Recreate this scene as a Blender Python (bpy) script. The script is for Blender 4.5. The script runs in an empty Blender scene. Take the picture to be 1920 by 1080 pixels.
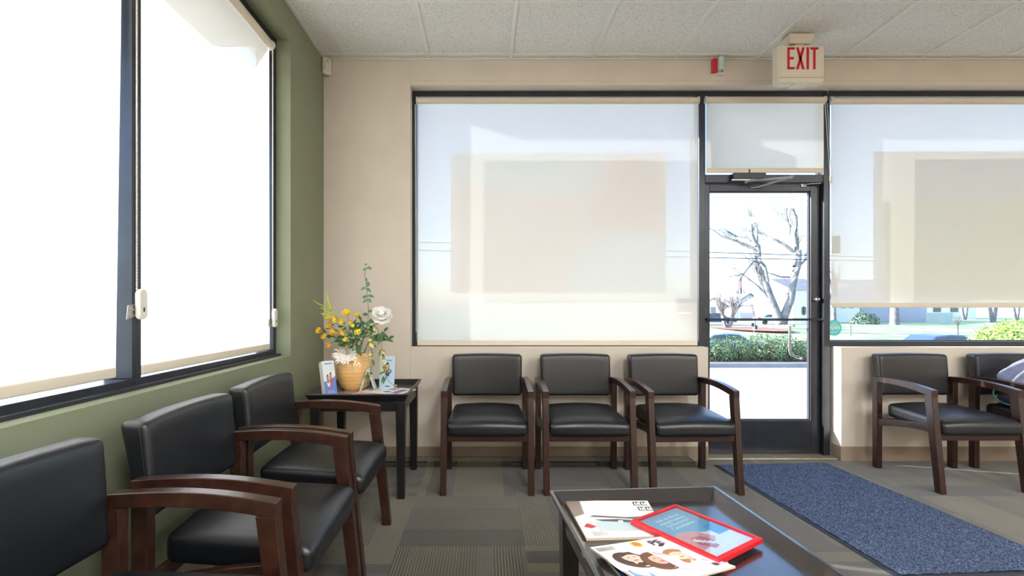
import bpy, math, random
from mathutils import Vector, Matrix, Euler
random.seed(7)
SC = bpy.context.scene
COL = SC.collection
PI = math.pi
F = 902.0; CZ = 1.15; VPX, VPY = 910.0, 575.0      # focal length in px, eye height, vanishing point
def R(d): return math.radians(d)

# ------------------------------------------------------------------ camera
cam = bpy.data.cameras.new('camera'); camo = bpy.data.objects.new('camera', cam); COL.objects.link(camo)
camo.location = (0, 0, CZ); camo.rotation_euler = (R(90), 0, 0)
cam.sensor_width = 36; cam.lens = F / 1920 * 36
cam.shift_x = (960 - VPX) / 1920.0
cam.shift_y = (VPY - 540) / 1920.0
cam.clip_start = 0.05; cam.clip_end = 600
SC.camera = camo

# ------------------------------------------------------------------ world, sun, exposure
w = bpy.data.worlds.new('sky'); SC.world = w; w.use_nodes = True
nt = w.node_tree; bg = nt.nodes['Background']
sky = nt.nodes.new('ShaderNodeTexSky'); sky.sky_type = 'NISHITA'; sky.sun_disc = False
SUN_DIR = Vector((1, -0.27, -0.32)).normalized()
sky.sun_elevation = R(30); sky.sun_rotation = R(281)
sky.air_density = 1.0; sky.dust_density = 1.2; sky.ozone_density = 1.0
tint = nt.nodes.new('ShaderNodeMix'); tint.data_type = 'RGBA'; tint.blend_type = 'MULTIPLY'; tint.inputs[0].default_value = 1.0
tint.inputs[7].default_value = (0.92, 0.99, 1.10, 1); nt.links.new(sky.outputs[0], tint.inputs[6]); nt.links.new(tint.outputs[2], bg.inputs[0]); bg.inputs[1].default_value = 0.55
sl = bpy.data.lights.new('sun', 'SUN'); so = bpy.data.objects.new('sun', sl); COL.objects.link(so)
sl.energy = 14; sl.angle = R(0.7); sl.color = (1.0, 0.965, 0.92)
so.rotation_euler = SUN_DIR.to_track_quat('-Z', 'Y').to_euler(); so.location = (-8, 4, 6)
SC.view_settings.view_transform = 'Standard'; SC.view_settings.look = 'None'
SC.view_settings.gamma = 1; SC.view_settings.use_curve_mapping = False
SC.view_settings.exposure = 0.42

# ------------------------------------------------------------------ helpers
def lin(c):
    c = c / 255.0
    return c / 12.92 if c <= 0.04045 else ((c + 0.055) / 1.055) ** 2.4
def rgb(r, g, b): return (lin(r), lin(g), lin(b), 1.0)
def P(u, v, Z):                       # image direction -> point at depth Z
    return Vector(((u - VPX) * Z / F, Z, CZ - (v - VPY) * Z / F))
def PZ(u, v, z):                      # image direction -> point at height z
    return P(u, v, (CZ - z) * F / (v - VPY))

class Nodes:
    def __init__(s, name):
        s.m = bpy.data.materials.new(name); s.m.use_nodes = True
        s.t = s.m.node_tree; s.b = s.t.nodes['Principled BSDF']; s.out = s.t.nodes['Material Output']
    def new(s, ty, **kw):
        n = s.t.nodes.new(ty)
        for k, v in kw.items(): setattr(n, k, v)
        return n
    def link(s, a, b): s.t.links.new(a, b)
    def put(s, n, i, v):
        if hasattr(v, 'is_output') or isinstance(v, bpy.types.NodeSocket): s.link(v, n.inputs[i])
        else: n.inputs[i].default_value = v
    def math(s, op, a, b=0.0, c=0.0):
        n = s.new('ShaderNodeMath', operation=op); s.put(n, 0, a); s.put(n, 1, b); s.put(n, 2, c); return n.outputs[0]
    def mix(s, f, a, b, bt='MIX'):
        n = s.new('ShaderNodeMix', data_type='RGBA', blend_type=bt); s.put(n, 0, f); s.put(n, 6, a); s.put(n, 7, b); return n.outputs[2]
    def ramp(s, f, stops, interp='LINEAR'):
        n = s.new('ShaderNodeValToRGB'); n.color_ramp.interpolation = interp; s.put(n, 0, f)
        e = n.color_ramp.elements
        while len(e) < len(stops): e.new(0.5)
        for i, (p, c) in enumerate(stops): e[i].position = p; e[i].color = c
        return n.outputs[0]
    def noise(s, vec, scale, detail=2, rough=0.5, dist=0.0):
        n = s.new('ShaderNodeTexNoise'); 
        if vec is not None: s.link(vec, n.inputs['Vector'])
        n.inputs['Scale'].default_value = scale; n.inputs['Detail'].default_value = detail
        n.inputs['Roughness'].default_value = rough; n.inputs['Distortion'].default_value = dist
        return n.outputs[0]
    def coord(s, k='Object'): return s.new('ShaderNodeTexCoord').outputs[k]
    def mapping(s, vec, sc=(1, 1, 1), rot=(0, 0, 0)):
        n = s.new('ShaderNodeMapping'); s.link(vec, n.inputs[0]); n.inputs['Scale'].default_value = sc; n.inputs['Rotation'].default_value = rot
        return n.outputs[0]
    def bump(s, h, strength, dist=0.002):
        n = s.new('ShaderNodeBump'); s.link(h, n.inputs['Height']); n.inputs['Strength'].default_value = strength
        n.inputs['Distance'].default_value = dist; s.link(n.outputs[0], s.b.inputs['Normal'])

def mat(name, c, rough=0.5, spec=0.5, metal=0.0, var=0.06, vs=30, bump=0.0, bs=200, coat=0.0, stretch=(1, 1, 1)):
    s = Nodes(name); b = s.b
    co = s.mapping(s.coord(), stretch)
    nz = s.noise(co, vs, 4)
    dark = tuple(x * (1 - 2 * var) for x in c[:3]) + (1,); lite = tuple(min(1, x * (1 + 2 * var)) for x in c[:3]) + (1,)
    s.link(s.ramp(nz, [(0.3, dark), (0.7, lite)]), b.inputs['Base Color'])
    b.inputs['Roughness'].default_value = rough; b.inputs['Specular IOR Level'].default_value = spec
    b.inputs['Metallic'].default_value = metal
    if coat: b.inputs['Coat Weight'].default_value = coat; b.inputs['Coat Roughness'].default_value = 0.15
    if bump: s.bump(s.noise(co, bs, 3), bump)
    return s.m

M = {}
M['wall'] = mat('beige_wall_paint', rgb(221, 209, 194), 0.7, 0.3, var=0.015, vs=4, bump=0.06, bs=350)
M['green'] = mat('sage_green_wall_paint', rgb(134, 139, 114), 0.65, 0.35, var=0.02, vs=4, bump=0.06, bs=350)
M['base'] = mat('tan_vinyl_base', rgb(160, 142, 124), 0.5, 0.4, var=0.02, vs=8)
M['white'] = mat('white_plastic', rgb(226, 222, 210), 0.4, 0.5, var=0.01)
M['cream'] = mat('cream_plastic', rgb(224, 212, 192), 0.45, 0.5, var=0.01)
M['grid'] = mat('ceiling_grid_paint', rgb(232, 231, 226), 0.5, 0.4, var=0.01)
M['bronze'] = mat('dark_bronze_aluminium', rgb(44, 47, 55), 0.3, 0.7, metal=0.3, var=0.08, vs=14)
M['steel'] = mat('brushed_steel', rgb(170, 168, 165), 0.3, 0.5, metal=1.0, var=0.04, stretch=(1, 1, 8))
M['alu'] = mat('worn_aluminium', rgb(176, 168, 150), 0.4, 0.5, metal=0.6, var=0.06)
M['black'] = mat('black_lacquered_wood', rgb(30, 28, 28), 0.3, 0.5, var=0.15, vs=20, stretch=(1, 1, 6))
M['coffee'] = mat('dark_espresso_wood', rgb(44, 39, 38), 0.24, 0.6, var=0.15, vs=12, stretch=(6, 1, 6), coat=0.7)
M['rubber'] = mat('dark_rubber', rgb(44, 48, 56), 0.6, 0.4)
M['ledge'] = None
M['red'] = mat('red_plastic', rgb(204, 34, 44), 0.3, 0.5, var=0.02)
M['redpaint'] = mat('red_letter_paint', rgb(200, 20, 40), 0.45, 0.4, var=0.02)
M['paper'] = mat('white_paper', rgb(232, 230, 226), 0.45, 0.5, var=0.015)
M['pages'] = mat('page_edges', rgb(205, 190, 168), 0.7, 0.3, var=0.05, vs=400)
M['concrete'] = mat('pale_concrete', rgb(190, 188, 182), 0.85, 0.3, var=0.05, vs=1.5)
M['curb'] = mat('grey_kerb_concrete', rgb(140, 142, 146), 0.8, 0.3, var=0.05, vs=3)
M['asphalt'] = mat('grey_asphalt', rgb(120, 122, 128), 0.85, 0.3, var=0.06, vs=1)
M['mulch'] = mat('brown_mulch', rgb(88, 62, 52), 0.9, 0.2, var=0.3, vs=8)
M['pinkmulch'] = mat('reddish_mulch', rgb(170, 110, 105), 0.9, 0.2, var=0.15, vs=2)
M['grass'] = mat('spring_lawn', rgb(150, 166, 128), 0.9, 0.2, var=0.16, vs=0.5)
M['leaf_hedge'] = mat('hedge_leaf', rgb(92, 122, 82), 0.6, 0.3, var=0.35, vs=2.5)
M['leaf_lime'] = mat('lime_shrub_leaf', rgb(150, 178, 84), 0.6, 0.3, var=0.25, vs=3)
M['leaf_spruce'] = mat('spruce_needle', rgb(88, 116, 96), 0.7, 0.3, var=0.25, vs=3)
M['twig'] = mat('hedge_twig', rgb(88, 70, 62), 0.8, 0.2, var=0.2)
M['bark'] = mat('pale_grey_bark', rgb(116, 116, 120), 0.9, 0.2, var=0.2, vs=2)
M['bark_fine'] = mat('fine_twig_bark', rgb(112, 106, 106), 0.9, 0.2, var=0.1, vs=2)
M['siding'] = mat('white_house_siding', rgb(226, 224, 220), 0.8, 0.3, var=0.02, vs=3, stretch=(0, 0, 4))
M['siding_grey'] = mat('grey_house_siding', rgb(168, 168, 178), 0.8, 0.3, var=0.03, vs=3, stretch=(0, 0, 4))
M['shingle'] = mat('grey_roof_shingles', rgb(120, 122, 130), 0.85, 0.3, var=0.12, vs=3)
M['window_dark'] = mat('dark_house_window', rgb(70, 80, 96), 0.15, 0.6)
M['fence'] = mat('weathered_fence_boards', rgb(172, 184, 178), 0.85, 0.2, var=0.1, vs=4, stretch=(8, 1, 0.3))
M['carsilver'] = mat('silver_blue_car_paint', rgb(150, 168, 196), 0.3, 0.5, metal=0.2, var=0.02)
M['carblue'] = mat('dark_blue_car_paint', rgb(66, 84, 124), 0.35, 0.5, metal=0.2, var=0.02)
M['carwhite'] = mat('white_car_paint', rgb(214, 218, 224), 0.3, 0.5, var=0.02)
M['carglass'] = mat('car_window_glass', rgb(50, 66, 92), 0.1, 0.8)
M['tyre'] = mat('tyre_rubber', rgb(34, 34, 36), 0.8)
M['taillight'] = mat('tail_light_red', rgb(200, 50, 60), 0.3)
M['cable'] = mat('power_cable', rgb(60, 74, 88), 0.7)
M['pole_white'] = mat('white_pole_paint', rgb(230, 230, 230), 0.5)
M['acrylic_edge'] = mat('frosted_acrylic', rgb(196, 212, 210), 0.25, 0.6)
M['stem'] = mat('green_stem', rgb(96, 116, 58), 0.6, 0.3, var=0.12)
M['stem_brown'] = mat('brown_stem', rgb(104, 92, 62), 0.6, 0.3, var=0.12)
M['leaf'] = mat('artificial_leaf', rgb(74, 112, 58), 0.5, 0.4, var=0.25, vs=40)
M['leaf_euc'] = mat('eucalyptus_leaf', rgb(96, 128, 104), 0.55, 0.35, var=0.2, vs=40)
M['yellow'] = mat('yellow_petal', rgb(252, 216, 84), 0.6, 0.3, var=0.12, vs=60)
M['gold'] = mat('golden_petal', rgb(246, 190, 62), 0.6, 0.3, var=0.15, vs=60)
M['lemon'] = mat('pale_lemon_petal', rgb(240, 226, 150), 0.6, 0.3, var=0.1, vs=60)
M['lime'] = mat('lime_bud', rgb(190, 196, 84), 0.6, 0.3, var=0.12, vs=60)
M['petal'] = mat('white_petal', rgb(248, 244, 238), 0.6, 0.3, var=0.05, vs=50)
M['petal_grey'] = mat('greyish_white_petal', rgb(238, 230, 218), 0.6, 0.3, var=0.1, vs=50)
M['teal'] = mat('teal_print', rgb(96, 204, 200), 0.4)
M['tealtrim'] = mat('teal_binding', rgb(70, 140, 140), 0.6)
M['whitetrim'] = mat('pale_blue_piping', rgb(205, 214, 228), 0.5)
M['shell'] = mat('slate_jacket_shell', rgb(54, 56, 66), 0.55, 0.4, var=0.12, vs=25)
M['shell_pale'] = mat('pale_grey_jacket_quilt', rgb(128, 132, 156), 0.6, 0.4, var=0.1, vs=25)  # paler, bluer grey than the shell, used on the quilted sleeve
M['clear'] = None

# dark red-brown chair wood
s = Nodes('mahogany_stained_wood')
co = s.mapping(s.coord(), (14, 3, 3)); g = s.noise(co, 7, 6, 0.6, 0.6)
s.link(s.ramp(g, [(0.25, rgb(30, 17, 12)), (0.55, rgb(54, 30, 21)), (0.8, rgb(74, 42, 28))]), s.b.inputs['Base Color'])
s.b.inputs['Roughness'].default_value = 0.3; s.b.inputs['Coat Weight'].default_value = 0.25; s.b.inputs['Coat Roughness'].default_value = 0.2
M['wood'] = s.m
# black vinyl with fine grain
s = Nodes('black_vinyl')
v = s.new('ShaderNodeTexVoronoi'); s.link(s.coord(), v.inputs['Vector']); v.inputs['Scale'].default_value = 620
s.b.inputs['Base Color'].default_value = rgb(13, 16, 21); s.b.inputs['Roughness'].default_value = 0.4
s.b.inputs['Specular IOR Level'].default_value = 0.75
s.link(s.ramp(s.noise(s.coord(), 3, 3), [(0.3, (0.33,) * 3 + (1,)), (0.7, (0.42,) * 3 + (1,))]), s.b.inputs['Roughness'])
s.bump(v.outputs[0], 0.12, 0.0006)
M['vinyl'] = s.m
# bamboo spun vase
s = Nodes('spun_bamboo')
co = s.coord(); sx = s.mapping(co, (2, 2, 90)); g = s.noise(sx, 1.6, 3, 0.6); g2 = s.noise(s.mapping(co, (4, 4, 26)), 1.4, 2)
c1 = s.ramp(g, [(0.3, rgb(196, 134, 66)), (0.5, rgb(230, 180, 108)), (0.7, rgb(242, 206, 142))])
c2 = s.ramp(g2, [(0.3, rgb(218, 162, 90)), (0.7, rgb(244, 212, 150))])
s.link(s.mix(0.4, c1, c2), s.b.inputs['Base Color']); s.b.inputs['Roughness'].default_value = 0.22
s.b.inputs['Coat Weight'].default_value = 0.6; s.bump(g, 0.1, 0.001)
M['bamboo'] = s.m
# ceiling tile
s = Nodes('acoustic_tile')
co = s.coord(); v = s.new('ShaderNodeTexVoronoi'); s.link(co, v.inputs['Vector']); v.inputs['Scale'].default_value = 95
fis = s.noise(co, 130, 3, 0.65, 0.6)
dots = s.math('LESS_THAN', v.outputs[0], 0.16)
base = s.ramp(fis, [(0.36, rgb(192, 191, 188)), (0.47, rgb(232, 231, 228)), (0.7, rgb(240, 239, 236))])
s.link(s.mix(s.math('MULTIPLY', dots, 0.55), base, rgb(140, 138, 132)), s.b.inputs['Base Color'])
s.b.inputs['Roughness'].default_value = 0.9; s.bump(fis, 0.25, 0.002)
M['tile'] = s.m
# shade fabric: woven screen, passes diffuse light and a little of the view
def fabric(name, c, tr, open_, face=0.5):
    s = Nodes(name); s.t.nodes.remove(s.b)
    d = s.new('ShaderNodeBsdfDiffuse'); t = s.new('ShaderNodeBsdfTranslucent'); p = s.new('ShaderNodeBsdfTransparent')
    m1 = s.new('ShaderNodeMixShader'); m2 = s.new('ShaderNodeMixShader')
    wv = s.noise(s.mapping(s.coord(), (1, 1, 30)), 14, 2)
    cc = s.ramp(wv, [(0.3, tuple(x * 0.975 for x in c[:3]) + (1,)), (0.7, c)])
    s.link(cc, d.inputs[0]); s.link(cc, t.inputs[0])
    m1.inputs[0].default_value = tr; s.link(d.outputs[0], m1.inputs[1]); s.link(t.outputs[0], m1.inputs[2])
    m2.inputs[0].default_value = open_; s.link(m1.outputs[0], m2.inputs[1]); s.link(p.outputs[0], m2.inputs[2])
    s.link(m2.outputs[0], s.out.inputs[0]); return s.m
M['shade'] = fabric('white_screen_fabric', rgb(228, 224, 217), 0.20, 0.10)  # far wall shades: dimmer copy of the one screen fabric
M['shade_side'] = fabric('white_screen_fabric_sunlit', rgb(240, 238, 232), 0.31, 0.10)  # same fabric, brighter copy: sun glow put into colour and translucency
M['shade_dense'] = fabric('white_blackout_fabric', rgb(222, 222, 216), 0.24, 0.03)
def clear(name, tint, refl=1.0, rough=0.0):
    s = Nodes(name); s.t.nodes.remove(s.b)
    p = s.new('ShaderNodeBsdfTransparent'); g = s.new('ShaderNodeBsdfGlossy'); m = s.new('ShaderNodeMixShader')
    lw = s.new('ShaderNodeLayerWeight'); lw.inputs[0].default_value = 0.5
    fz = s.math('ADD', s.math('MULTIPLY', s.math('POWER', lw.outputs['Facing'], 5.0), 0.95), 0.04)
    p.inputs[0].default_value = tint; g.inputs['Roughness'].default_value = rough
    s.link(s.math('MULTIPLY', fz, refl), m.inputs[0])
    s.link(p.outputs[0], m.inputs[1]); s.link(g.outputs[0], m.inputs[2]); s.link(m.outputs[0], s.out.inputs[0]); return s.m
M['glass'] = clear('window_glass', (0.97, 0.985, 0.99, 1), 0.5)
M['clear'] = clear('clear_acrylic', (0.9, 0.95, 0.94, 1), 1.0, 0.05)
def film(name, c, k):
    s = Nodes(name); s.t.nodes.remove(s.b)
    p = s.new('ShaderNodeBsdfTransparent'); t = s.new('ShaderNodeBsdfTranslucent'); m = s.new('ShaderNodeMixShader')
    p.inputs[0].default_value = (1, 1, 1, 1); t.inputs[0].default_value = c; m.inputs[0].default_value = k
    s.link(p.outputs[0], m.inputs[1]); s.link(t.outputs[0], m.inputs[2]); s.link(m.outputs[0], s.out.inputs[0]); return s.m
# striped quarter-turned carpet tiles
def carpet(name, dark=1.0):
    s = Nodes(name); co = s.coord(); sep = s.new('ShaderNodeSeparateXYZ'); s.link(co, sep.inputs[0])
    X = s.math('DIVIDE', s.math('ADD', sep.outputs[0], 0.42 + 6.1), 0.61); Y = s.math('DIVIDE', s.math('ADD', sep.outputs[1], 6.1 - 2.92 + 3.05), 0.61)
    i = s.math('FLOOR', X); j = s.math('FLOOR', Y); fx = s.math('FRACT', X); fy = s.math('FRACT', Y)
    par = s.math('MODULO', s.math('ADD', i, j), 2.0); par = s.math('GREATER_THAN', par, 0.5)
    t = s.math('ADD', s.math('MULTIPLY', fx, par), s.math('MULTIPLY', fy, s.math('SUBTRACT', 1.0, par)))
    seed = s.math('ADD', s.math('MULTIPLY', i, 12.37), s.math('MULTIPLY', j, 7.91))
    warp = s.math('ADD', s.math('MULTIPLY', t, 5.0), s.math('MULTIPLY', s.math('SINE', s.math('ADD', s.math('MULTIPLY', t, 9.0), seed)), 0.45))
    band = s.math('FLOOR', warp)
    cv = s.new('ShaderNodeCombineXYZ'); s.link(band, cv.inputs[0]); s.link(seed, cv.inputs[1])
    wn = s.new('ShaderNodeTexWhiteNoise', noise_dimensions='3D'); s.link(cv.outputs[0], wn.inputs['Vector'])
    base = s.ramp(wn.outputs['Value'], [(0, rgb(116, 108, 84)), (0.22, rgb(106, 99, 78)), (0.42, rgb(102, 96, 82)), (0.6, rgb(124, 114, 84)), (0.8, rgb(90, 84, 70)), (0.92, rgb(112, 104, 80))], 'CONSTANT')
    sc = s.new('ShaderNodeSeparateColor'); s.link(wn.outputs['Color'], sc.inputs[0])
    amp = s.ramp(sc.outputs[1], [(0, (0.2,) * 3 + (1,)), (0.28, (1,) * 3 + (1,)), (0.66, (0.3,) * 3 + (1,)), (0.80, (0.7,) * 3 + (1,))], 'CONSTANT')
    st = s.math('SINE', s.math('MULTIPLY', t, 2 * PI * 44)); st = s.math('GREATER_THAN', st, 0.1)
    loop = s.noise(co, 210, 3, 0.8); big = s.noise(co, 3, 3)
    c = s.mix(s.math('MULTIPLY', s.math('MULTIPLY', st, amp), 0.92), base, rgb(30, 28, 24))
    c = s.mix(0.7, c, s.ramp(loop, [(0.38, rgb(10, 10, 10)), (0.62, rgb(255, 250, 240))]), 'OVERLAY')
    c = s.mix(0.5, c, s.ramp(big, [(0.3, rgb(150, 150, 150)), (0.7, rgb(200, 200, 200))]), 'MULTIPLY')
    s.link(s.mix(1.0, c, (dark, dark, dark, 1), 'MULTIPLY'), s.b.inputs['Base Color'])
    s.b.inputs['Roughness'].default_value = 0.95; s.b.inputs['Specular IOR Level'].default_value = 0.25
    s.b.inputs['Sheen Weight'].default_value = 0.3
    s.bump(loop, 0.6, 0.003); return s.m
M['carpet'] = carpet('striped_carpet_tiles', 0.95)
M['ledge'] = carpet('carpet_covering_ledge', 0.8)
s = Nodes('blue_black_loop_mat')
co = s.coord(); n1 = s.noise(co, 150, 3, 0.75, 0.8)
s.link(s.ramp(n1, [(0.38, rgb(20, 28, 46)), (0.5, rgb(56, 72, 104)), (0.62, rgb(128, 146, 178))]), s.b.inputs['Base Color'])
s.b.inputs['Roughness'].default_value = 0.9; s.bump(n1, 0.9, 0.006)
M['mat'] = s.m
def flat(name, r, g, b, rough=0.35): return mat(name, rgb(r, g, b), rough, 0.5, var=0.01)
INK = {}
def ink(r, g, b):
    k = (r, g, b)
    if k not in INK: INK[k] = flat('ink_%d_%d_%d' % k, r, g, b, 0.3)
    return INK[k]

class MB:
    def __init__(s): s.v = []; s.f = []; s.mi = []
    def add(s, vs, fs, mi=0):
        n = len(s.v); s.v += [tuple(p) for p in vs]; s.f += [tuple(i + n for i in f) for f in fs]; s.mi += [mi] * len(fs); return s
    def box(s, x0, x1, y0, y1, z0, z1, mi=0):
        return s.hexa([(x0, y0, z0), (x1, y0, z0), (x1, y1, z0), (x0, y1, z0), (x0, y0, z1), (x1, y0, z1), (x1, y1, z1), (x0, y1, z1)], mi)
    def hexa(s, p, mi=0): return s.add(p, [(3, 2, 1, 0), (4, 5, 6, 7), (0, 1, 5, 4), (1, 2, 6, 5), (2, 3, 7, 6), (3, 0, 4, 7)], mi)
    def obox(s, c, size, rot=(0, 0, 0), mi=0):
        m = Euler(rot).to_matrix(); c = Vector(c); h = [x / 2 for x in size]
        return s.hexa([c + m @ Vector((a * h[0], b * h[1], d * h[2])) for d in (-1, 1) for (a, b) in ((-1, -1), (1, -1), (1, 1), (-1, 1))], mi)
    def tube(s, pts, rad, n=10, mi=0, caps=True, flat=1.0):
        pts = [Vector(p) for p in pts]; k = len(pts)
        if not hasattr(rad, '__len__'): rad = [rad] * k
        up = None; vs = []
        for i in range(k):
            d = (pts[min(i + 1, k - 1)] - pts[max(i - 1, 0)]).normalized()
            if up is None: up = d.orthogonal().normalized()
            up = (up - d * up.dot(d)); up = up.normalized() if up.length > 1e-6 else d.orthogonal().normalized()
            sd = d.cross(up)
            for j in range(n):
                a = 2 * PI * j / n; vs.append(pts[i] + up * math.cos(a) * rad[i] + sd * math.sin(a) * rad[i] * flat)
        fs = [(i * n + j, i * n + (j + 1) % n, (i + 1) * n + (j + 1) % n, (i + 1) * n + j) for i in range(k - 1) for j in range(n)]
        if caps: fs += [tuple(range(n - 1, -1, -1)), tuple((k - 1) * n + j for j in range(n))]
        return s.add(vs, fs, mi)
    def lathe(s, prof, n=32, c=(0, 0, 0), mi=0):
        vs = [(c[0] + r * math.cos(2 * PI * j / n), c[1] + r * math.sin(2 * PI * j / n), c[2] + z) for r, z in prof for j in range(n)]
        k = len(prof)
        fs = [(i * n + j, i * n + (j + 1) % n, (i + 1) * n + (j + 1) % n, (i + 1) * n + j) for i in range(k - 1) for j in range(n)]
        fs += [tuple(range(n - 1, -1, -1)), tuple((k - 1) * n + j for j in range(n))]
        return s.add(vs, fs, mi)
    def sphere(s, c, r, n=10, m=6, sc=(1, 1, 1), mi=0):
        vs = [(c[0], c[1], c[2] - r * sc[2])]
        for i in range(1, m):
            a = -PI / 2 + PI * i / m
            for j in range(n): vs.append((c[0] + r * sc[0] * math.cos(a) * math.cos(2 * PI * j / n), c[1] + r * sc[1] * math.cos(a) * math.sin(2 * PI * j / n), c[2] + r * sc[2] * math.sin(a)))
        vs.append((c[0], c[1], c[2] + r * sc[2])); fs = []
        for j in range(n): fs.append((0, 1 + (j + 1) % n, 1 + j)); fs.append((len(vs) - 1, len(vs) - 1 - n + j, len(vs) - 1 - n + (j + 1) % n))
        for i in range(m - 2):
            for j in range(n): fs.append((1 + i * n + j, 1 + i * n + (j + 1) % n, 1 + (i + 1) * n + (j + 1) % n, 1 + (i + 1) * n + j))
        return s.add(vs, fs, mi)
    def prism(s, poly, fn, a, b, mi=0):        # poly 2-D, fn(p, t) -> 3-D point, extruded from a to b
        n = len(poly); vs = [fn(p, a) for p in poly] + [fn(p, b) for p in poly]
        fs = [tuple(range(n)), tuple(range(2 * n - 1, n - 1, -1))] + [(i, i + n, (i + 1) % n + n, (i + 1) % n) for i in range(n)]
        return s.add(vs, fs, mi)
    def pillow(s, h, r, warp, cnt=(12, 8, 5), mi=0):   # rounded box of half sizes h, edge radius r, then warped
        def par(n, hh, rr):
            e = [hh * -1 + rr * (1 - math.cos(PI / 2 * i / 4)) for i in range(4)]
            mid = [-(hh - rr) + 2 * (hh - rr) * i / n for i in range(n + 1)]
            return e + mid + [-x for x in reversed(e)]
        ax = [par(cnt[i], h[i], min(r, h[i] * 0.98)) for i in range(3)]
        r = min(r, min(h) * 0.98)
        def pt(p):
            core = [max(-(h[i] - r), min(h[i] - r, p[i])) for i in range(3)]
            d = Vector([p[i] - core[i] for i in range(3)])
            if d.length > 1e-9: d = d.normalized() * r
            return warp(Vector(core) + d, h)
        for a in range(3):
            b, c = (a + 1) % 3, (a + 2) % 3
            for sg in (-1, 1):
                vs = []; nb, nc = len(ax[b]), len(ax[c])
                for q in ax[b]:
                    for t in ax[c]:
                        p = [0, 0, 0]; p[a] = sg * h[a]; p[b] = q; p[c] = t; vs.append(pt(p))
                fs = []
                for i in range(nb - 1):
                    for j in range(nc - 1):
                        f = (i * nc + j, (i + 1) * nc + j, (i + 1) * nc + j + 1, i * nc + j + 1)
                        fs.append(f if sg > 0 else f[::-1])
                s.add(vs, fs, mi)
        return s
    def build(s, name, mats, parent=None, smooth=None, bevel=0.0, seg=2, weld=False):
        me = bpy.data.meshes.new(name); me.from_pydata(s.v, [], s.f); me.validate(clean_customdata=False)
        if not isinstance(mats, (list, tuple)): mats = [mats]
        for m in mats: me.materials.append(m)
        if len(mats) > 1 and len(me.polygons) == len(s.mi): me.polygons.foreach_set('material_index', s.mi)
        if weld:
            import bmesh
            bm = bmesh.new(); bm.from_mesh(me); bmesh.ops.remove_doubles(bm, verts=bm.verts, dist=1e-5); bm.to_mesh(me); bm.free()
        if smooth is not None:
            me.shade_smooth()
            if smooth < 180: me.set_sharp_from_angle(angle=R(smooth))
        o = bpy.data.objects.new(name, me); COL.objects.link(o)
        if parent: o.parent = parent
        if bevel:
            b = o.modifiers.new('bevel', 'BEVEL'); b.width = bevel; b.segments = seg; b.limit_method = 'ANGLE'; b.angle_limit = R(40)
        return o

def tag(o, label=None, cat=None, group=None, kind=None):
    if label: o['label'] = label
    if cat: o['category'] = cat
    if group: o['group'] = group
    if kind: o['kind'] = kind
    return o
def empty(name, loc=(0, 0, 0), rz=0.0, rot=None):
    o = bpy.data.objects.new(name, None); COL.objects.link(o); o.location = loc; o.rotation_euler = rot or (0, 0, rz); o.empty_display_size = 0.1; return o
def kids(o): return [c for c in bpy.data.objects if c.parent == o]
def copy_tree(o, parent=None):
    c = o.copy(); COL.objects.link(c); c.parent = parent
    for k in kids(o): copy_tree(k, c)
    return c
def struct(o, label=None): return tag(o, label, None, None, 'structure')
def text_geo(txt, size, sx=1.0, bold=0.0, sp=1.0):
    cu = bpy.data.curves.new('t', 'FONT'); cu.body = txt; cu.size = size; cu.align_x = 'CENTER'; cu.align_y = 'CENTER'; cu.offset = bold; cu.space_character = sp
    cu.resolution_u = 3
    ob = bpy.data.objects.new('t', cu); me = bpy.data.meshes.new_from_object(ob)
    vs = [(v.co.x * sx, v.co.y) for v in me.vertices]; fs = [tuple(p.vertices) for p in me.polygons]
    bpy.data.objects.remove(ob); bpy.data.meshes.remove(me); return vs, fs

# ================================================================== SETTING
YW, XW, ZC = 3.585, -1.204, 2.99           # far wall, left wall, ceiling
XR, YB = 7.2, -4.0                          # right wall and rear wall (out of view)
GY, SY = 3.735, 3.678                        # glass plane, frame front
# floor
struct(MB().box(XW - .3, XR + .2, YB - .2, YW + .20, -.10, 0).build('floor', M['carpet']))
# ceiling tiles (one surface) and exposed grid
struct(MB().box(XW - .3, XR + .2, YB - .2, YW + .1, ZC + .008, ZC + .05).build('ceiling', M['tile']))
g = MB()
y = 3.516
while y > YB: g.box(XW, XR, y - .012, y + .012, ZC, ZC + .012); y -= .61
x = -1.03
while x < XR: g.box(x - .012, x + .012, YB, YW, ZC - .0005, ZC + .0115); x += .6085
struct(g.build('trim_1', M['grid'], bevel=.001))
g = MB().box(XW, XR, YW - .022, YW, ZC - .004, ZC + .006).box(XW, XW + .022, YB, YW - .022, ZC - .004, ZC + .006)
struct(g.build('trim_2', M['grid'], bevel=.001))
# far wall with the long storefront opening
OX0, OZ0, OZ1 = -.560, .848, 2.80
DX0, DX1 = 1.661, 2.651
b = MB().box(XW - .3, OX0, YW, YW + .2, 0, ZC).box(OX0, XR, YW, YW + .2, OZ1, ZC)
b.box(OX0, DX0, YW, YW + .2, 0, OZ0).box(DX1, XR, YW, YW + .2, 0, OZ0)
struct(b.build('wall_back', M['wall'], bevel=.002))
# left wall with two windows
LY0, LY1 = .50, 2.975
b = MB().box(XW - .2, XW, LY1, YW, 0, ZC).box(XW - .2, XW, YB, LY0, 0, ZC).box(XW - .2, XW, LY0, LY1, 0, OZ0).box(XW - .2, XW, LY0, LY1, OZ1, ZC)
struct(b.build('wall_left', M['green'], bevel=.002))
struct(MB().box(XR, XR + .2, YB, YW + .2, 0, ZC).build('wall_right', M['wall']))
struct(MB().box(XW - .2, XR + .2, YB - .2, YB, 0, ZC).build('wall_rear', M['wall']))
# header bead
struct(MB().box(OX0 + .03, XR, YW - .003, YW, 2.833, 2.8365).build('trim_3', M['wall']))
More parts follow.
